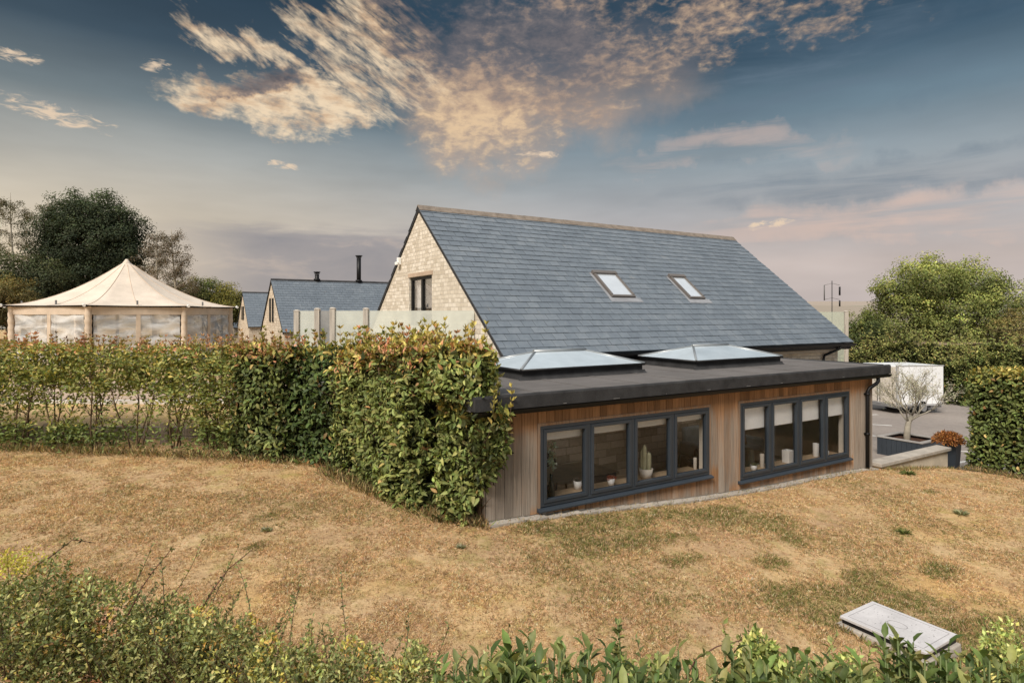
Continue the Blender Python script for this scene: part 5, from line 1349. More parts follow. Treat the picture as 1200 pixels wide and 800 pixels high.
# ---- clipped and wild hedges
def hedge_points(p0, p1, half, zb, zt, n, jit=.1, wav=.1, rnd=.18, seed=1.0, faces=(1, .55, 1, .5, .5)):
    """points and outward normals on the shell of a hedge; faces = near side, far side, top, start end, stop end"""
    p0, p1 = np.array(p0, float), np.array(p1, float); Lh = np.linalg.norm(p1 - p0); t = (p1 - p0) / Lh; s = np.array([t[1], -t[0]])
    hgt = zt - zb; area = np.array([Lh * hgt, Lh * hgt, Lh * 2 * half, hgt * 2 * half, hgt * 2 * half]) * np.array(faces)
    w = rng.choice(5, n, p=area / area.sum())
    a = rng.random(n); b = rng.random(n) * 2 - 1; u = rng.random(n)
    b = np.where(w == 0, 1.0, np.where(w == 1, -1.0, b)); u = np.where(w == 2, 1.0, u); a = np.where(w == 3, 0.0, np.where(w == 4, 1.0, a))
    dep = rng.exponential(jit, n)
    N = np.zeros((n, 3))
    N[w == 0, :2] = s; N[w == 1, :2] = -s; N[w == 2] = [0, 0, 1]; N[w == 3, :2] = -t; N[w == 4, :2] = t
    XYp = p0 + a[:, None] * Lh * t + (b * half)[:, None] * s
    z = zb + u * hgt
    # round the shoulders
    cr = np.clip((u * hgt - (hgt - rnd)) / rnd, 0, 1); XYp -= (np.sign(b) * np.where(w < 2, cr ** 2 * rnd * .7, 0))[:, None] * s
    P = np.concatenate([XYp, z[:, None]], 1)
    wv = np.array([noise.noise((q[0] * 1.3 + seed, q[1] * 1.3, q[2] * 1.3)) + .5 * noise.noise((q[0] * 3.1, q[1] * 3.1 + seed, q[2] * 3.1)) for q in P])
    P = P + N * (wav * wv - dep)[:, None]
    return P, N, dep, (z - zb) / hgt, wv
def hedge_thing(name, label, cat, p0, p1, half, zb, zt, n, leaf, cols, top_cols=None, top_amt=.8, jit=.1, wav=.1, group=None, stems=5, top_from=.8, mat='leaf', seed=1.0, faces=(1, .55, 1, .5, .5), dark=1.0, loose=.6, gaps=0.0, big=False, shoots=0, shoot_cols=None, rnd=.18, sh=1.0, gain=1.6, core=True, into=None, cut=None, lwr=.48, drop=0.0):
    p0, p1 = Vector((*p0, 0)), Vector((*p1, 0)); mid = (p0 + p1) / 2; base = Vector((mid.x, mid.y, zb + ZC))
    if into: R_ = into; base = Vector(into.location)
    else: R_ = thing(name, label, cat, base, 0, group)
    mb = MB(base)
    for i in range(stems):
        q = p0.lerp(p1, (i + .5) / stems); q = Vector((q.x + random.uniform(-.1, .1), q.y + random.uniform(-.1, .1), zb - .1 + ZC))
        pts = limb(mb, q, (random.uniform(-.15, .15), random.uniform(-.15, .15), 1), (zt - zb) * .9, .028, .008, 6, 6, .12, .1)
        for j in range(9):
            limb(mb, pts[random.randint(1, 5)], (random.uniform(-1, 1), random.uniform(-1, 1), .7), random.uniform(.3, .7), .01, .003, 4, 4, .2)
    mb.build('stem', M['twig'], R_)
    P, N, dep, u, wv = hedge_points((p0.x, p0.y), (p1.x, p1.y), half, zb + ZC, zt + ZC, n, jit, wav, rnd=rnd, seed=seed, faces=faces)
    if drop:
        d0 = (p1 - p0); al0 = np.clip(((P[:, 0] - p0.x) * d0.x + (P[:, 1] - p0.y) * d0.y) / d0.length_squared, 0, 1); P[:, 2] = zb + ZC + (P[:, 2] - zb - ZC) * (1 - drop * al0)
    if cut is not None:
        dd = (p1 - p0); al = ((P[:, 0] - p0.x) * dd.x + (P[:, 1] - p0.y) * dd.y) / dd.length_squared; k_ = ~((al > .4) & (u < (al - .4) * cut)); P, N, dep, u, wv = P[k_], N[k_], dep[k_], u[k_], wv[k_]; n = len(P)
    if gaps:
        g = np.array([noise.noise((q[0] * 2.4 + 7, q[1] * 2.4, q[2] * 2.4 + seed)) for q in P]); k_ = g > (-.5 + gaps) ; P, N, dep, u, wv = P[k_], N[k_], dep[k_], u[k_], wv[k_]; n = len(P)
    D = N * .35 + rvec(n) * loose + [0, 0, .1]; Nn_ = N * 1.0 + rvec(n) * .45 + [0, 0, .5]
    lsz = rng.uniform(.4, 1.35, n); col = pick(cols, n, .24); bn = rng.random(n) < .025; col[bn] = pick([(.20, .12, .05), (.26, .19, .07)], int(bn.sum()))
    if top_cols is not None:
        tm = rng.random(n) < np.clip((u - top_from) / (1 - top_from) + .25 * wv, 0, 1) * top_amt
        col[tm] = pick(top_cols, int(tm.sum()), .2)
    col = col * np.clip(1.12 - dep / .22, .25, 1.12)[:, None] * dark * (1 + .35 * wv)[:, None]  # inner shade painted in
    leaf_mesh('foliage', P, D, Nn_, leaf * lsz, leaf * lwr * lsz * rng.uniform(.8, 1.2, n), np.clip(col, .003, 1), M[mat], R_, big=big, gain=gain, off=tuple(base))
    if core:
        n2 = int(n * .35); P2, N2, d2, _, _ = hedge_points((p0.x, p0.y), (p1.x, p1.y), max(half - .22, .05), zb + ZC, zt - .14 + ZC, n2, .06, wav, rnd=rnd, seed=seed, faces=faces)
        leaf_mesh('leaves', P2, rvec(n2), N2 + rvec(n2) * .4, leaf * 1.5, leaf * 1.0, pick([(.028, .034, .013), (.045, .052, .02)], n2), M['leaf_far'], R_, gain=1.0, off=tuple(base))  # filler leaves behind the shell, coloured dark as the hedge's inner shade
    if shoots:
        pl = []; dl = []; nl = []; cl = []
        mb = MB(base)
        for i in range(shoots):
            tq = random.random(); q = p0.lerp(p1, tq); x, y = q.x + random.uniform(-half, half) * .8, q.y + random.uniform(-half, half) * .8; h = random.uniform(.12, .42) * sh
            pp = limb(mb, (x, y, zb + (zt - zb) * (1 - drop * tq) - .12 + ZC), (random.uniform(-.3, .3), random.uniform(-.3, .3), 1), h + .1, .006, .002, 4, 4, .12)
            tc = pick(shoot_cols or top_cols, 1, .15)[0]
            for p in pp[1:]:
                for _ in range(4):
                    pl.append(list(p)); dl.append([random.uniform(-.8, .8), random.uniform(-.8, .8), .8]); nl.append(list(rvec(1)[0])); cl.append(tc * random.uniform(.75, 1.25))
        mb.build('sprays', M['twig'], R_)
        leaf_mesh('leaves', pl, dl, np.array(nl), leaf * rng.uniform(.6, 1.0, len(pl)), leaf * .36, np.clip(cl, 0, 1), M[mat], R_, gain=gain, off=tuple(base))
    return R_
GR = [(.072, .092, .028), (.098, .12, .036), (.052, .07, .022), (.125, .142, .048)]
OL = [(.165, .17, .058), (.12, .135, .045), (.205, .195, .07)]
YE = [(.26, .225, .065), (.2, .19, .05), (.3, .24, .07)]
RE = [(.34, .165, .09), (.28, .16, .08), (.25, .20, .07)]
# clipped laurel block beside the car park
zb = -3.5; pA, pB = xy(16.85, 6.4), xy(16.85, 2.6)
hedge_thing('laurel_hedge', 'clipped square laurel hedge with sunlit yellow top at the car park corner', 'hedge', pA, pB, .72, zb, -1.27, 17000, .10, GR[:2] + [(.10, .118, .036)], YE, .75, .055, .10, stems=8, top_from=.86, mat='leaf_big', seed=3.3, faces=(1, 1, 1, 1, .3), loose=.7, big=True)  # sunlight on the top is put in as yellow leaf colour
# wild hedge behind the trailer
WH = 'shrubs along the far side of the car park'
def row(px0, px1, n, Y, top, zb_, label, cols, leaf, tops, dn=2600, shoots=14, dy=0.0):
    w_ = (px1 - px0) / n
    for i in range(n):
        c = px0 + w_ * (i + .5); Yi = Y + dy * (i + .5) / n; x = (c - CX) / F * Yi; hw = w_ / 2 / F * Yi
        zt = (HY - top[i]) / F * Yi
        hedge_thing('wild_shrub', label[i], 'shrub', (x - hw * 1.1, Yi), (x + hw * 1.1, Yi), .9, zb_, zt, dn, leaf, cols, tops, .55, .18, .55, WH, 3, .5, 'leaf_far', 2.0 + i * 3.7 + px0, shoots=shoots, loose=1.0, rnd=.9, sh=2.8, gain=2.15)
row(992, 1140, 4, 31.5, [410, 402, 406, 410], -4.1, ['pale yellow-green shrub next to the far house corner', 'pale yellow-green shrub above the rear door of the trailer', 'pale yellow-green shrub above the middle of the trailer', 'pale yellow-green shrub over the front corner of the trailer'], OL + OL + GR[1:2], .12, OL, 5200, 26)
row(1106, 1225, 4, 28.5, [424, 418, 412, 410], -4.1, ['dark green shrub filling in behind the trailer hitch', 'dark shrub with upright shoots just past the trailer hitch', 'dark shrub with tall pale shoots behind the clipped hedge', 'dark shrub behind the clipped hedge at the frame edge'], GR[:3] + OL[1:2], .12, OL, 6500, 24)
row(985, 1060, 2, 30.0, [442, 440], -4.1, ['dim low shrub showing between the gutter end and the trailer', 'dim low shrub behind the trailer rear door'], GR, .12, OL, 2600, 6)

# ---- hedge on the near side: thin photinia, dense section, corner bush
TG = 'thin photinia shrubs in the long hedge'
def thin_shrub(label, px, Y, w_px, n, low, mid, seed):
    x = (px - CX) / F * Y; zb_ = g1(x, Y); base = Vector((x, Y, zb_ + ZC)); hw = w_px / F * Y / 2
    R_ = thing('photinia_shrub', label, 'shrub', base, 0, TG)
    mb = MB(base); tips = []
    for i in range(4):
        d = (random.uniform(-.35, .35), random.uniform(-.18, .18), 1)
        pts = limb(mb, base + Vector((random.uniform(-.12, .12), random.uniform(-.08, .08), -.08)), d, 1.75, .018, .006, 6, 7, .12, .12)
        for j in range(10):
            q = pts[random.randint(2, 7)]; tips.append(limb(mb, q, (random.uniform(-1, 1), random.uniform(-.6, .6), .8), random.uniform(.25, .6), .007, .002, 4, 4, .2))
    mb.build('stem', M['twig'], R_)
    H_ = -.54 - .08 * random.random() - zb_
    m = n * 3; u = rng.random(m); X_ = rng.normal(size=m) * hw * .62; Yd = rng.normal(size=m) * .26
    dens = np.where(u > .55, 1.0, np.where(u > .24, mid * 1.25 * (.4 + .6 * ((u - .24) / .31) ** 1.5), low * .55 * np.where(u < .05, .5, 1)))
    ns = np.array([noise.noise(((x + a) * 2.6 + seed, (b) * 2.6, c * 3.4 + seed)) for a, b, c in zip(X_, Yd, u * H_)])
    keep = (rng.random(m) < dens * np.clip(.68 + ns * 2.2, .0, 1)) ; u, X_, Yd, ns = u[keep], X_[keep], Yd[keep], ns[keep]; m = len(u)
    top = H_ * (1 + .035 * np.array([noise.noise((a * 3 + seed, 0, 0)) for a in X_]))
    P = np.stack([x + X_, Y + Yd * np.where(u < .3, .8, 1), zb_ + ZC + u * top], 1)
    col = pick(OL + GR[:2] + [(.15, .16, .05)], m, .22) * (1 + .5 * ns[:, None])
    ye = rng.random(m) < np.clip((u - .55) * .6, .06, .22); col[ye] = pick(YE, int(ye.sum()), .2)
    re = rng.random(m) < np.clip((u - .88) * 3.2, 0, .4); col[re] = pick(RE, int(re.sum()), .2)
    dk = u < .22; col[dk] = pick(GR[:3], int(dk.sum()), .2) * 1.1
    leaf_mesh('foliage', P, rvec(m) * [1, 1, .6] + [0, -.15, .35], rvec(m) * .8 + [0, -.5, .5], .095 * rng.uniform(.6, 1.2, m), .042 * rng.uniform(.8, 1.2, m), np.clip(col, .004, 1), M['leaf'], R_, gain=2.1, off=tuple(base))
    pl = []; dl = []; cl = []; mb = MB(base)
    for i in range(16):
        xx = x + random.uniform(-1, 1) * hw; pp = limb(mb, (xx, Y + random.uniform(-.25, .25), zb_ + H_ - .1 + ZC), (random.uniform(-.35, .35), random.uniform(-.3, .3), 1), random.uniform(.14, .3), .004, .0015, 4, 3, .15)
        tc = pick(RE, 1, .2)[0]
        for p in pp[1:]:
            for _ in range(4): pl.append(list(p)); dl.append([random.uniform(-.9, .9), random.uniform(-.9, .9), .75]); cl.append(tc * random.uniform(.7, 1.3))
    mb.build('sprays', M['twig'], R_)
    leaf_mesh('leaves', pl, dl, rvec(len(pl)), .075 * rng.uniform(.6, 1.1, len(pl)), .028, np.clip(cl, 0, 1), M['leaf'], R_, off=tuple(base))
desc = ['thin photinia well outside the hedge gap, farthest from the buildings', 'thin photinia second farthest from the buildings', 'thin photinia third farthest from the buildings', 'thin photinia at the outer frame edge with a low yellow leaf clump', 'thin photinia with bare forked stems, second from the frame edge', 'thin photinia with low dark skirt of leaves, left of the wide gap', 'thin photinia with fan of bare stems above dark low leaves', 'slender photinia standing in the gap with pink path behind', 'yellowing photinia with bare stem right of the pink path gap', 'yellow-green photinia leafy to the ground', 'full yellow-green photinia where the thin hedge meets the dense dark part']
for i, (px, w_, n, lo, mi) in enumerate([(-148, 58, 2200, .7, .5), (-106, 58, 2200, .6, .5), (-64, 58, 2200, .7, .5), (-22, 58, 2600, .7, .5), (20, 56, 2600, .55, .42), (66, 58, 2700, .95, .22), (112, 58, 2600, .85, .2), (160, 58, 2500, .32, .18), (205, 56, 2500, .3, .32), (245, 52, 2600, .65, .75), (282, 50, 2600, .9, .9)]):
    thin_shrub(desc[i], px, 12.0 - .35 * max(0, i - 3) / 7, w_, n, lo, mi, 3.1 * i)
DG = 'dense photinia plants in the long hedge'
def pxy(px, Y): return ((px - CX) / F * Y, Y)
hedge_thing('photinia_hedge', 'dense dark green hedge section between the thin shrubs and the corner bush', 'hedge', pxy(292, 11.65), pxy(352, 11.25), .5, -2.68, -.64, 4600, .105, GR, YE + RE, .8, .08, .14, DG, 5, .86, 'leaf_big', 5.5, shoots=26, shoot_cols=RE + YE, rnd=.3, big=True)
hedge_thing('photinia_hedge', 'dark shaded recess of hedge with bare stems showing beside the corner bush', 'hedge', pxy(352, 11.35), pxy(424, 10.75), .42, -2.7, -.62, 4700, .105, [(.04, .062, .02), (.055, .08, .026), (.075, .10, .03)], YE, .6, .09, .16, DG, 6, .88, 'leaf_big', 8.1, shoots=20, shoot_cols=YE + OL, big=True)  # shade of the recess is put into darker leaf colours
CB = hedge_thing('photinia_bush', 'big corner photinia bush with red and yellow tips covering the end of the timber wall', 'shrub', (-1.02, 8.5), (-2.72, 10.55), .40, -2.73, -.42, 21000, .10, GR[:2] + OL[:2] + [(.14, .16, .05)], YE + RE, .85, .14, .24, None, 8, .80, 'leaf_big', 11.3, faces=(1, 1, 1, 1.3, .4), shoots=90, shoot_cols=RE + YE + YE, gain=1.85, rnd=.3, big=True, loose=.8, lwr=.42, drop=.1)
hedge_thing('', '', '', (-.95, 8.1), (-.04, 7.84), .15, -2.70, -1.16, 5000, .10, OL[:2] + GR[:2] + [(.13, .16, .045)], YE, .5, .1, .22, None, 1, .82, 'leaf_big', 15.7, faces=(1, 1, 1, 1, 1), shoots=14, shoot_cols=OL + YE, gain=1.95, rnd=.3, big=True, core=False, into=CB, cut=1.0, loose=.8, lwr=.42)
hedge_thing('', '', '', (-1.0, 8.12), (-.32, 7.97), .19, -1.12, -.44, 3200, .10, OL[:2] + GR[:2], YE + RE[:1], .7, .1, .2, None, 0, .7, 'leaf_big', 19.1, faces=(1, 1, 1, 1, 1), shoots=14, shoot_cols=RE + YE, gain=1.95, rnd=.3, big=True, core=False, into=CB, loose=.8, lwr=.42)
# arching bramble over the hedge top
mb = MB(); pts = [P3(405, 412, 10.3), P3(428, 399, 10.2), P3(450, 391, 10.0), P3(468, 394, 9.9), P3(482, 404, 9.8)]; mb.tube(pts, [.008, .007, .006, .005, .003], 5)
BR_ = thing('bramble', 'arching bramble stem looping over the top of the dense hedge', 'bramble', pts[0]); ob = mb
ob.off = tuple(pts[0]); ob.build('stem', M['twig'], BR_)
pp = [pts[i].lerp(pts[i + 1], t) for i in range(4) for t in np.linspace(0, 1, 7)]
leaf_mesh('foliage', [list(p) for p in pp for _ in range(2)], rvec(len(pp) * 2) + [0, 0, .2], rvec(len(pp) * 2), .08, .05, pick(GR + OL, len(pp) * 2), M['leaf'], BR_, off=tuple(pts[0]))

# ---- olive tree in the planter, dead shrub in the pot
ob_ = Vector((OLX, OLY, -3.68 + ZC)); OT = thing('olive_tree', 'nearly bare pale olive tree growing in the square planter', 'tree', ob_)
mb = MB(ob_); tr = [ob_ - Vector((0, 0, .15)), ob_ + Vector((.02, 0, .25)), ob_ + Vector((.06, 0, .52)), ob_ + Vector((.16, 0, .72))]; mb.tube(tr, [.10, .085, .075, .06], 10)
tips = []
def grow(p, d, L, r, lev):
    pts = limb(mb, p, d, L, r, r * .55, 5 if lev < 2 else 3, 4, .14, .03)
    if lev >= 4: tips.extend(pts[1:]); return
    for i in range(4):
        v = (Vector(d).normalized() + Vector((random.uniform(-1, 1), random.uniform(-1, 1), random.uniform(-.35, .75))) * .85).normalized()
        grow(pts[random.randint(2, 4)], v, L * random.uniform(.58, .8), max(r * .52, .0035), lev + 1)
for i in range(7):
    an = i * 2 * PI / 7; grow(tr[2 + i % 2], (math.cos(an) * .8, math.sin(an) * .8, .75), .70, .03, 1)
mb.build('trunk', M['bark_pale'], OT)
n = len(tips); idx = rng.choice(n, min(n * 2, 5200)); P = np.array([list(tips[i]) for i in idx]) + rng.normal(size=(len(idx), 3)) * .04
leaf_mesh('crown', P, rvec(len(P)), rvec(len(P)), .055, .016, pick([(.42, .39, .31), (.34, .32, .24), (.28, .27, .18)], len(P)), M['leaf_far'], OT, off=tuple(ob_))
db = Vector((ptx, pty, -4.1 + .95 + ZC)); DS = thing('dead_shrub', 'rusty brown dead shrub in the tall dark pot', 'shrub', db)
mb = MB(db); 
for i in range(14): limb(mb, db - Vector((0, 0, .05)), (random.uniform(-1, .6), random.uniform(-.8, .8), random.uniform(.4, 1)), random.uniform(.25, .45), .008, .002, 4, 4, .2)
mb.build('stem', M['twig'], DS)
n = 1300; d = rvec(n); d[:, 2] = np.abs(d[:, 2]) * .8 - .1; P = np.array(list(db)) + [-.11, -.02, .08] + d * [.33, .3, .34] * (rng.random(n) ** .45)[:, None]
leaf_mesh('foliage', P, d + rvec(n) * .7, rvec(n) + [0, 0, .5], .07 * rng.uniform(.6, 1.3, n), .032, pick([(.24, .10, .035), (.17, .075, .03), (.32, .15, .05)], n, .25), M['leaf'], DS, off=tuple(db))

# ---- foreground planting
FG = 'small leaved shrubs along the near edge'
GG = [(.095, .102, .042), (.07, .08, .032), (.125, .13, .055), (.155, .15, .058), (.055, .064, .024)]
def fore_bush(label, px, py, Y, r, n, leaf, cols, acc=None, acc_amt=.06, twigs=8, name='small_leaved_shrub', tall=.45, depth=.95):
    c = P3(px, py, Y); x, y = c.x, c.y; zt = c.z; zb_ = g1(x, y) + ZC; base = Vector((x, y, zb_))
    R_ = thing(name, label, 'shrub', base, 0, FG)
    mb = MB(base); pl, dl, cl = [], [], []
    for i in range(twigs // 2 + 16):
        long_ = i < twigs // 3
        an = random.uniform(0, 2 * PI); ro = r * random.random() ** .5
        p0 = Vector((x + ro * .6 * math.cos(an), y + ro * .6 * math.sin(an), zt - .55))
        pts = limb(mb, p0, (math.cos(an) * .55, math.sin(an) * .4, 1), (.55 + random.uniform(.1, tall)) if long_ else random.uniform(.4, .62), .0055, .0015, 5, 8, .16, -.02)
        tc = pick(cols, 1, .15)[0]
        for a_, b_ in zip(pts[2:-1], pts[3:]):
            for t in np.linspace(0, 1, 5): pl.append(list(a_.lerp(b_, t))); dl.append([random.uniform(-1, 1), random.uniform(-1, 1), .6]); cl.append(tc * random.uniform(.7, 1.3))
    for i in range(5): limb(mb, (x + random.uniform(-.1, .1), y + random.uniform(-.1, .1), zb_ - .05), (random.uniform(-.3, .3), random.uniform(-.3, .3), 1), (zt - zb_) * .8, .016, .006, 6, 5, .15, .1)
    mb.build('stem', M['twig'], R_)
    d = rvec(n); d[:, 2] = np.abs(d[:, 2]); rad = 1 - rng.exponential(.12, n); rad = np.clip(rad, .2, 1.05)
    wv = np.array([noise.noise((q[0] * 2.6 + px, q[1] * 2.6, q[2] * 2.6)) for q in d])
    ex = np.clip(rad + wv * .22, .1, 1.3)
    P = np.stack([x + d[:, 0] * ex * r, y + d[:, 1] * ex * r * .85, zt - depth + d[:, 2] * ex * depth], 1)
    col = pick(cols, n, .25) * np.clip(1.25 - (1 - rad) * 2.2, .25, 1.2)[:, None] * (1 + .5 * wv)[:, None]  # leaf colour darkened towards the inside and hollows, standing in for shade
    if acc is not None:
        k_ = np.array([noise.noise((q[0] * 7 + px * .1, q[1] * 7, q[2] * 7 + 4)) for q in P]) > (.42 - acc_amt); col[k_] = pick(acc, int(k_.sum()), .2)
    P = np.concatenate([P, np.array(pl)]); D = np.concatenate([rvec(n) + d * .4 + [0, 0, .35], np.array(dl)]); col = np.concatenate([col, np.array(cl)]); m = len(P)
    leaf_mesh('foliage', P, D, rvec(m) * .8 + [0, -.2, .6], leaf * rng.uniform(.6, 1.3, m), leaf * .5 * rng.uniform(.8, 1.2, m), np.clip(col, .004, 1), M['leaf'], R_, gain=2.8, off=tuple(base))
    return R_
AC = [(.22, .18, .045), (.19, .175, .045), (.24, .15, .05)]
BRN = [(.16, .09, .05), (.22, .12, .06)]
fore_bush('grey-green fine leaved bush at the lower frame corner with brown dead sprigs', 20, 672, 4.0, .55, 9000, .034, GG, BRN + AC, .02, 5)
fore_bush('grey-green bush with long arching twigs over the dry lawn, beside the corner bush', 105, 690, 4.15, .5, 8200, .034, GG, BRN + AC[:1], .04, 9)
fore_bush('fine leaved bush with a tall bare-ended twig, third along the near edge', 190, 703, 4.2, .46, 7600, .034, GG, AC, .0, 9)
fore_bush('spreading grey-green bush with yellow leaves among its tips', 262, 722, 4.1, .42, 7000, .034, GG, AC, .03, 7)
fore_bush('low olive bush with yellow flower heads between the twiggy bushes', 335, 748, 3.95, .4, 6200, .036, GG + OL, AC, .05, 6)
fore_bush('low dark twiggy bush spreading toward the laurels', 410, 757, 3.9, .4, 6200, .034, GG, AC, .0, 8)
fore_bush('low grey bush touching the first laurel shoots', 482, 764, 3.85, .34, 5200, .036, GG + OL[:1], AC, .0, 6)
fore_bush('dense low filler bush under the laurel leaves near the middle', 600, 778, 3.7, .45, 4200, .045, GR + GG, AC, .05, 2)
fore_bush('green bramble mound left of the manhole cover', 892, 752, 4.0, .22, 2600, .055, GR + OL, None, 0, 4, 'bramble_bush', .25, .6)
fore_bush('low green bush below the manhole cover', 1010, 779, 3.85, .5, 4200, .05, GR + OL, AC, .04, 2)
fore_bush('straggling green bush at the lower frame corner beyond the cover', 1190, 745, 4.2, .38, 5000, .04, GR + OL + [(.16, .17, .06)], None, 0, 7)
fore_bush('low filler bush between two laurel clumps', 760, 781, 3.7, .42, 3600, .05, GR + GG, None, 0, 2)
# arching bramble stem in front of the lawn
def arch(label, pts, leafn=40, leaf=.05, cols=GR):
    base = pts[0]; R_ = thing('bramble', label, 'bramble', base); mb = MB(tuple(base)); mb.tube(pts, list(np.linspace(.006, .0025, len(pts))), 5); mb.build('stem', mat_plain('bramble_stem', (.14, .06, .04), .7, .2), R_)
    q = [pts[i].lerp(pts[i + 1], t) for i in range(len(pts) - 1) for t in np.linspace(0, 1, 6)]; ii = rng.integers(0, len(q), leafn)
    P = np.array([list(q[i]) for i in ii]); leaf_mesh('foliage', P, rvec(leafn) + [0, 0, .3], rvec(leafn) + [0, 0, .5], leaf, leaf * .55, pick(cols, leafn), M['leaf'], R_, off=tuple(base))
arch('dark bramble stem arching low across the lawn left of the bramble mound', [P3(795, 812, 4.0), P3(815, 772, 4.05), P3(840, 757, 4.1), P3(868, 750, 4.1), P3(892, 752, 4.05)], 26)
arch('tall bare twig rising from the near bushes at an angle', [P3(150, 720, 4.1), P3(165, 690, 4.15), P3(180, 668, 4.2), P3(200, 644, 4.25)], 30, .03, GG)
arch('thin twig reaching out over the dry lawn above the yellow tips', [P3(235, 715, 4.1), P3(250, 690, 4.15), P3(268, 666, 4.2), P3(300, 640, 4.3)], 26, .026, GG + OL)
arch('thin leaning twig over the corner bush', [P3(38, 665, 4.1), P3(62, 650, 4.2), P3(85, 632, 4.3), P3(112, 636, 4.4)], 26, .028, GG)
# goldenrod-like yellow plume
gb = P3(12, 655, 3.95); GB = thing('yellow_flower', 'yellow flowering plume at the frame edge above the corner bush', 'flower', gb - Vector((0, 0, .8)))
mb = MB(tuple(gb - Vector((0, 0, .8)))); pts = limb(mb, gb - Vector((0, 0, .8)), (0, 0, 1), .85, .006, .002, 5, 6, .05); mb.build('stem', M['twig'], GB)
n = 420; P = np.array(list(gb)) + rng.normal(size=(n, 3)) * [.07, .07, .035] + [0.02, 0, -.02]; leaf_mesh('blossoms', P, rvec(n) + [0, 0, .5], rvec(n), .022, .012, pick([(.42, .36, .06), (.32, .32, .07)], n), M['leaf'], GB, off=tuple(gb - Vector((0, 0, .8))))
# laurel plants
LG = 'laurel plants along the near edge'
LC = [(.065, .095, .026), (.095, .13, .036), (.045, .068, .02), (.13, .155, .05), (.16, .165, .06)]
def laurel(label, px, py, Y, shoots, spread, leaf=.115, light=1.0, height=.5):
    c = P3(px, py, Y); zb_ = g1(c.x, c.y) + ZC; base = Vector((c.x, c.y, zb_)); R_ = thing('laurel_plant', label, 'shrub', base, 0, LG)
    mb = MB(tuple(base)); pl, dl, nl, ll, cl = [], [], [], [], []
    for i in range(shoots):
        an = random.uniform(0, 2 * PI); ro = spread * random.random() ** .6 if i else 0
        tip = Vector((c.x + ro * math.cos(an), c.y + ro * math.sin(an), c.z - (random.uniform(0, .14) if i else .0)- .07))
        st = Vector((c.x + ro * .5 * math.cos(an), c.y + ro * .5 * math.sin(an), zb_)); m_ = st.lerp(tip, .6) + Vector((random.uniform(-.04, .04), random.uniform(-.04, .04), 0))
        mb.tube([st, m_, tip], [.010, .007, .004], 6)
        nl_ = random.randint(11, 15); tone = random.uniform(.75, 1.3)
        for j in range(nl_):
            t = j / (nl_ - 1); p = m_.lerp(tip, .1 + .9 * t); phi = j * 2.4 + an; up = random.uniform(.1, .5) + 1.2 * t ** 1.5
            d = Vector((math.cos(phi), math.sin(phi), up)).normalized(); pl.append(list(p)); dl.append(list(d)); nl.append([-math.cos(phi) * up * .6, -math.sin(phi) * up * .6, 1.0])
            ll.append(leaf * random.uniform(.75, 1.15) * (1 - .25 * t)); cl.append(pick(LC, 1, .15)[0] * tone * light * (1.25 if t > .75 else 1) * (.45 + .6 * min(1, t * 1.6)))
    mb.build('stem', mat_green_stem, R_)
    leaf_mesh('foliage', pl, dl, np.array(nl), np.array(ll), np.array(ll) * .42, np.clip(cl, .004, 1), M['leaf_big'], R_, big=True, gain=1.15, off=tuple(base), fold=.16, bend=.16)
mat_green_stem = mat_plain('green_stem', (.12, .16, .05), .6, .2)
for i, (px, py, Y, s, sp, tx_) in enumerate([
    (535, 772, 3.8, 5, .12, 'short laurel shoots next to the last grey bush'), (575, 770, 3.75, 6, .13, 'laurel clump with pale upright leaves, just past the grey bush'),
    (612, 762, 3.75, 6, .13, 'laurel clump under the middle of the lawn with broad leaves'), (655, 764, 3.7, 6, .14, 'laurel clump with drooping grey-green leaves, left of the tall weed'),
    (690, 756, 3.75, 6, .13, 'taller laurel shoot close to the tall weed'), (745, 782, 3.65, 5, .12, 'low laurel right behind the tall weed'),
    (785, 766, 3.7, 7, .14, 'dark upright laurel clump between the tall weed and the bramble'), (838, 784, 3.65, 6, .13, 'laurel below the arching bramble stem'),
    (880, 772, 3.75, 6, .13, 'laurel in front of the bramble mound'), (925, 770, 3.8, 7, .14, 'laurel clump just right of the bramble mound'),
    (966, 776, 3.75, 6, .12, 'laurel clump left of the tall shoot before the cover'), (1010, 780, 3.75, 5, .10, 'low laurel between two clumps before the manhole cover'), (1052, 745, 3.85, 3, .05, 'tallest laurel shoot overlapping the manhole cover'),
    (1072, 760, 3.8, 6, .12, 'broad dark laurel leaves in front of the cover'), (1102, 762, 3.8, 6, .12, 'laurel clump overlapping the right corner of the cover'),
    (1145, 782, 3.75, 6, .13, 'laurel clump past the manhole cover'), (1185, 772, 3.75, 7, .14, 'laurel clump at the lower frame corner')]):
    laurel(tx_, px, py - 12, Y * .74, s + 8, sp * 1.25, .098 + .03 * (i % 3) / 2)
# tall weed
wb = P3(725, 800, 3.8); wt = P3(724, 732, 3.85); TW = thing('tall_weed', 'tall leafy weed standing above the laurels', 'weed', wb)
mb = MB(tuple(wb)); mb.tube([wb, wb.lerp(wt, .5) + Vector((.015, 0, 0)), wt], [.007, .006, .003], 6); mb.build('stem', mat_green_stem, TW)
n = 46; t = rng.random(n); P = np.array([list(wb.lerp(wt, q)) for q in t]); an = rng.random(n) * 6.28
leaf_mesh('foliage', P, np.stack([np.cos(an), np.sin(an), .5 + .5 * t], 1), np.stack([-np.cos(an) * .4, -np.sin(an) * .4, np.ones(n)], 1), .075 * (1.2 - .5 * t), .03, pick(OL + GR[:2], n), M['leaf'], TW, big=True, off=tuple(wb))
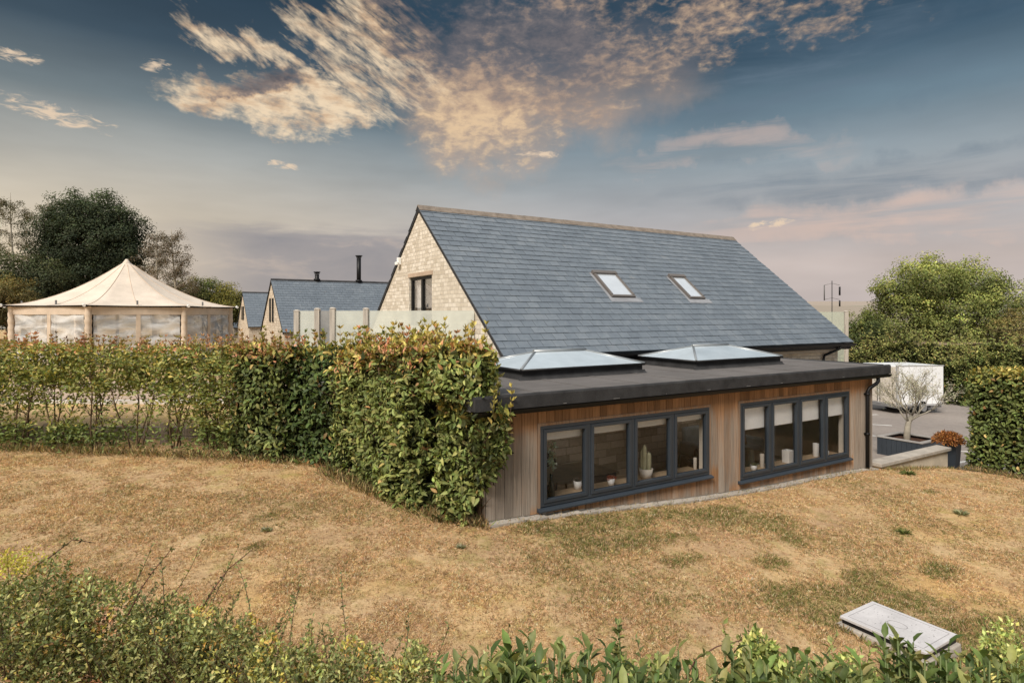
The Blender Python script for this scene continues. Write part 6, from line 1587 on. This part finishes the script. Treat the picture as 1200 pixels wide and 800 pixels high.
# small weeds on the lawn
for i, (px, py, s, tx_) in enumerate([(1127, 603, .11, 'grey spiky weed standing alone on the dry lawn by the clipped hedge'), (1060, 625, .09, 'flat green weed on the lawn between the grey weed and the windows'), (1063, 556, .13, 'small green weed near the end of the low wall'), (540, 642, .06, 'tiny grey weed on the lawn before the corner bush'), (312, 622, .07, 'tiny grey-green weed on the lawn in front of the dense hedge')]):
    X_, Y_ = px2ground(px, py); b = Vector((X_, Y_, g1(X_, Y_) + ZC)); W_ = thing('lawn_weed', tx_, 'weed', b)
    n = 60; an = rng.random(n) * 6.28; P = np.array(list(b)) + np.stack([np.cos(an), np.sin(an), np.zeros(n)], 1) * (rng.random(n) * s * .5)[:, None]
    leaf_mesh('foliage', P, np.stack([np.cos(an), np.sin(an), rng.random(n) * 1.6], 1), rvec(n) + [0, 0, 1], s, s * .22, pick([(.17, .18, .10), (.22, .21, .13)] if i in (0, 3, 4) else GR, n), M['leaf'], W_, off=tuple(b))

# ---- dry grass blades
def grass():
    N = 860000
    X_ = rng.uniform(-18, 16, N * 2); Y_ = rng.uniform(4.5, 14.5, N * 2)
    a = X_ * RX + Y_ * RY; b = -X_ * RY + Y_ * RX
    u = X_ / np.maximum(Y_, .1)
    k = (Y_ > 4.6) & (u > -2.2) & (u < 2.2) & (Y_ < 14.4)
    near = np.clip(7.5 / np.maximum(Y_, .1), .25, 1.4) / 1.4
    k &= rng.random(N * 2) < near * np.where(np.abs(u) < .9, 1, .55)
    k &= ~((Y_ > 12.0) & (X_ < -2.4)); k &= ~((a > 6.22) & (a < 6.92) & (b > 2.77) & (b < 3.68)); k &= ~((b > 6.84) & (a > 3.7)); k &= a < 16.3
    hl = (X_ < -2) & (Y_ > 11.95); k &= ~hl
    X_, Y_, a, b = X_[k], Y_[k], a[k], b[k]; n = len(X_)
    # evaluate the slow patch functions on a lattice and interpolate
    gx = np.arange(-18.5, 16.5, .08); gy = np.arange(4, 15, .08); GX, GY = np.meshgrid(gx, gy, indexing='ij')
    G = green_amount(GX.ravel(), GY.ravel()).reshape(GX.shape); T = (fbm(GX.ravel(), GY.ravel(), 2.2, 3, 6.0)).reshape(GX.shape); Zm = (ground(GX, GY) + (fbm(GX.ravel(), GY.ravel(), 1.3, 3, 2.0) * .018).reshape(GX.shape))
    ix = np.clip(((X_ + 18.5) / .08), 0, len(gx) - 2); iy = np.clip(((Y_ - 4) / .08), 0, len(gy) - 2); i0, j0 = ix.astype(int), iy.astype(int); fx, fy = ix - i0, iy - j0
    bil = lambda A: A[i0, j0] * (1 - fx) * (1 - fy) + A[i0 + 1, j0] * fx * (1 - fy) + A[i0, j0 + 1] * (1 - fx) * fy + A[i0 + 1, j0 + 1] * fx * fy
    g, t, z = bil(G), bil(T), bil(Zm)
    keep = rng.random(n) < np.clip(.5 + t * .8 + g * .6, .12, 1); X_, Y_, g, t, z = X_[keep], Y_[keep], g[keep], t[keep], z[keep]; n = len(X_)
    # each kept point is a tuft: several thin blades fanning out
    nb = rng.integers(2, 7, n); r_ = np.repeat(np.arange(n), nb); m = len(r_)
    hue = bil(fbm(GX.ravel(), GY.ravel(), 3.4, 3, 12.0).reshape(GX.shape)) if False else None
    tc = pick([(.62, .42, .235), (.52, .335, .18), (.38, .23, .12), (.70, .52, .34), (.30, .19, .11), (.40, .31, .15)], n, .18) * (1 + .3 * t[:, None])
    gm = rng.random(n) < np.clip(g * .62 - .03, 0, .52); tc[gm] = pick([(.115, .14, .038), (.165, .18, .055), (.24, .225, .08)], int(gm.sum()), .2)
    X2 = X_[r_] + rng.normal(size=m) * .007; Y2 = Y_[r_] + rng.normal(size=m) * .007
    L_ = rng.uniform(.015, .044, m) * (1 + .5 * g[r_]) * (1 + .4 * t[r_]); D = rvec(m); D[:, 2] = np.abs(D[:, 2]) * .7 + .12
    leaf_mesh('grass', np.stack([X2, Y2, z[r_] + ZC - .003], 1), D, rvec(m), L_, .0034 * (.7 + Y2 / 11), np.clip(tc[r_] * rng.uniform(.8, 1.2, (m, 1)), .01, .9), M['grass'], gain=1.2, fold=.1, kind='stuff', label='dry straw coloured lawn grass with green patches')
M['grass'] = mat_leaf('dry_grass', .2, .85, .08)
grass()
# longer dry stalks along the hedge foot
def foot(p0, p1, n, w_, label, hmax=.2):
    t = rng.random(n); X_ = p0[0] + (p1[0] - p0[0]) * t + rng.normal(size=n) * w_; Y_ = p0[1] + (p1[1] - p0[1]) * t + rng.normal(size=n) * w_
    z = ground(X_, Y_); D = rvec(n); D[:, 2] = np.abs(D[:, 2]) + .5
    leaf_mesh('grass', np.stack([X_, Y_, z + ZC], 1), D, rvec(n), rng.uniform(hmax * .3, hmax, n), .007, pick([(.36, .27, .14), (.25, .17, .08), (.14, .15, .05), (.1, .08, .045)], n, .2), M['grass'], kind='stuff', label=label)
foot(pxy(0, 11.75), pxy(400, 10.7), 2600, .12, 'long dry grass along the hedge foot')
foot((-3.2, 10.4), (-1.0, 8.1), 2000, .09, 'long dry grass under the corner bush')
foot((-1.0, 8.05), (-.35, 7.85), 500, .06, 'long dry grass at the wall corner')
foot(xy(16.0, 6.4), xy(16.0, 2), 2200, .1, 'long dry grass along the clipped hedge')
foot(xy(6.18, 2.76), xy(6.18, 3.7), 260, .03, 'grass at the edge of the access cover', .12)
foot(xy(6.18, 2.72), xy(6.95, 2.72), 220, .03, 'grass at the near edge of the access cover', .12)
foot(xy(6.95, 2.76), xy(6.95, 3.7), 260, .04, 'grass at the far edge of the access cover', .12)
foot(xy(3.9, 6.86), xy(13.1, 6.86), 900, .04, 'grass fringe along the timber wall', .09)
foot(xy(13.3, 6.7), xy(16.2, 6.7), 900, .09, 'grass along the low wall', .12)
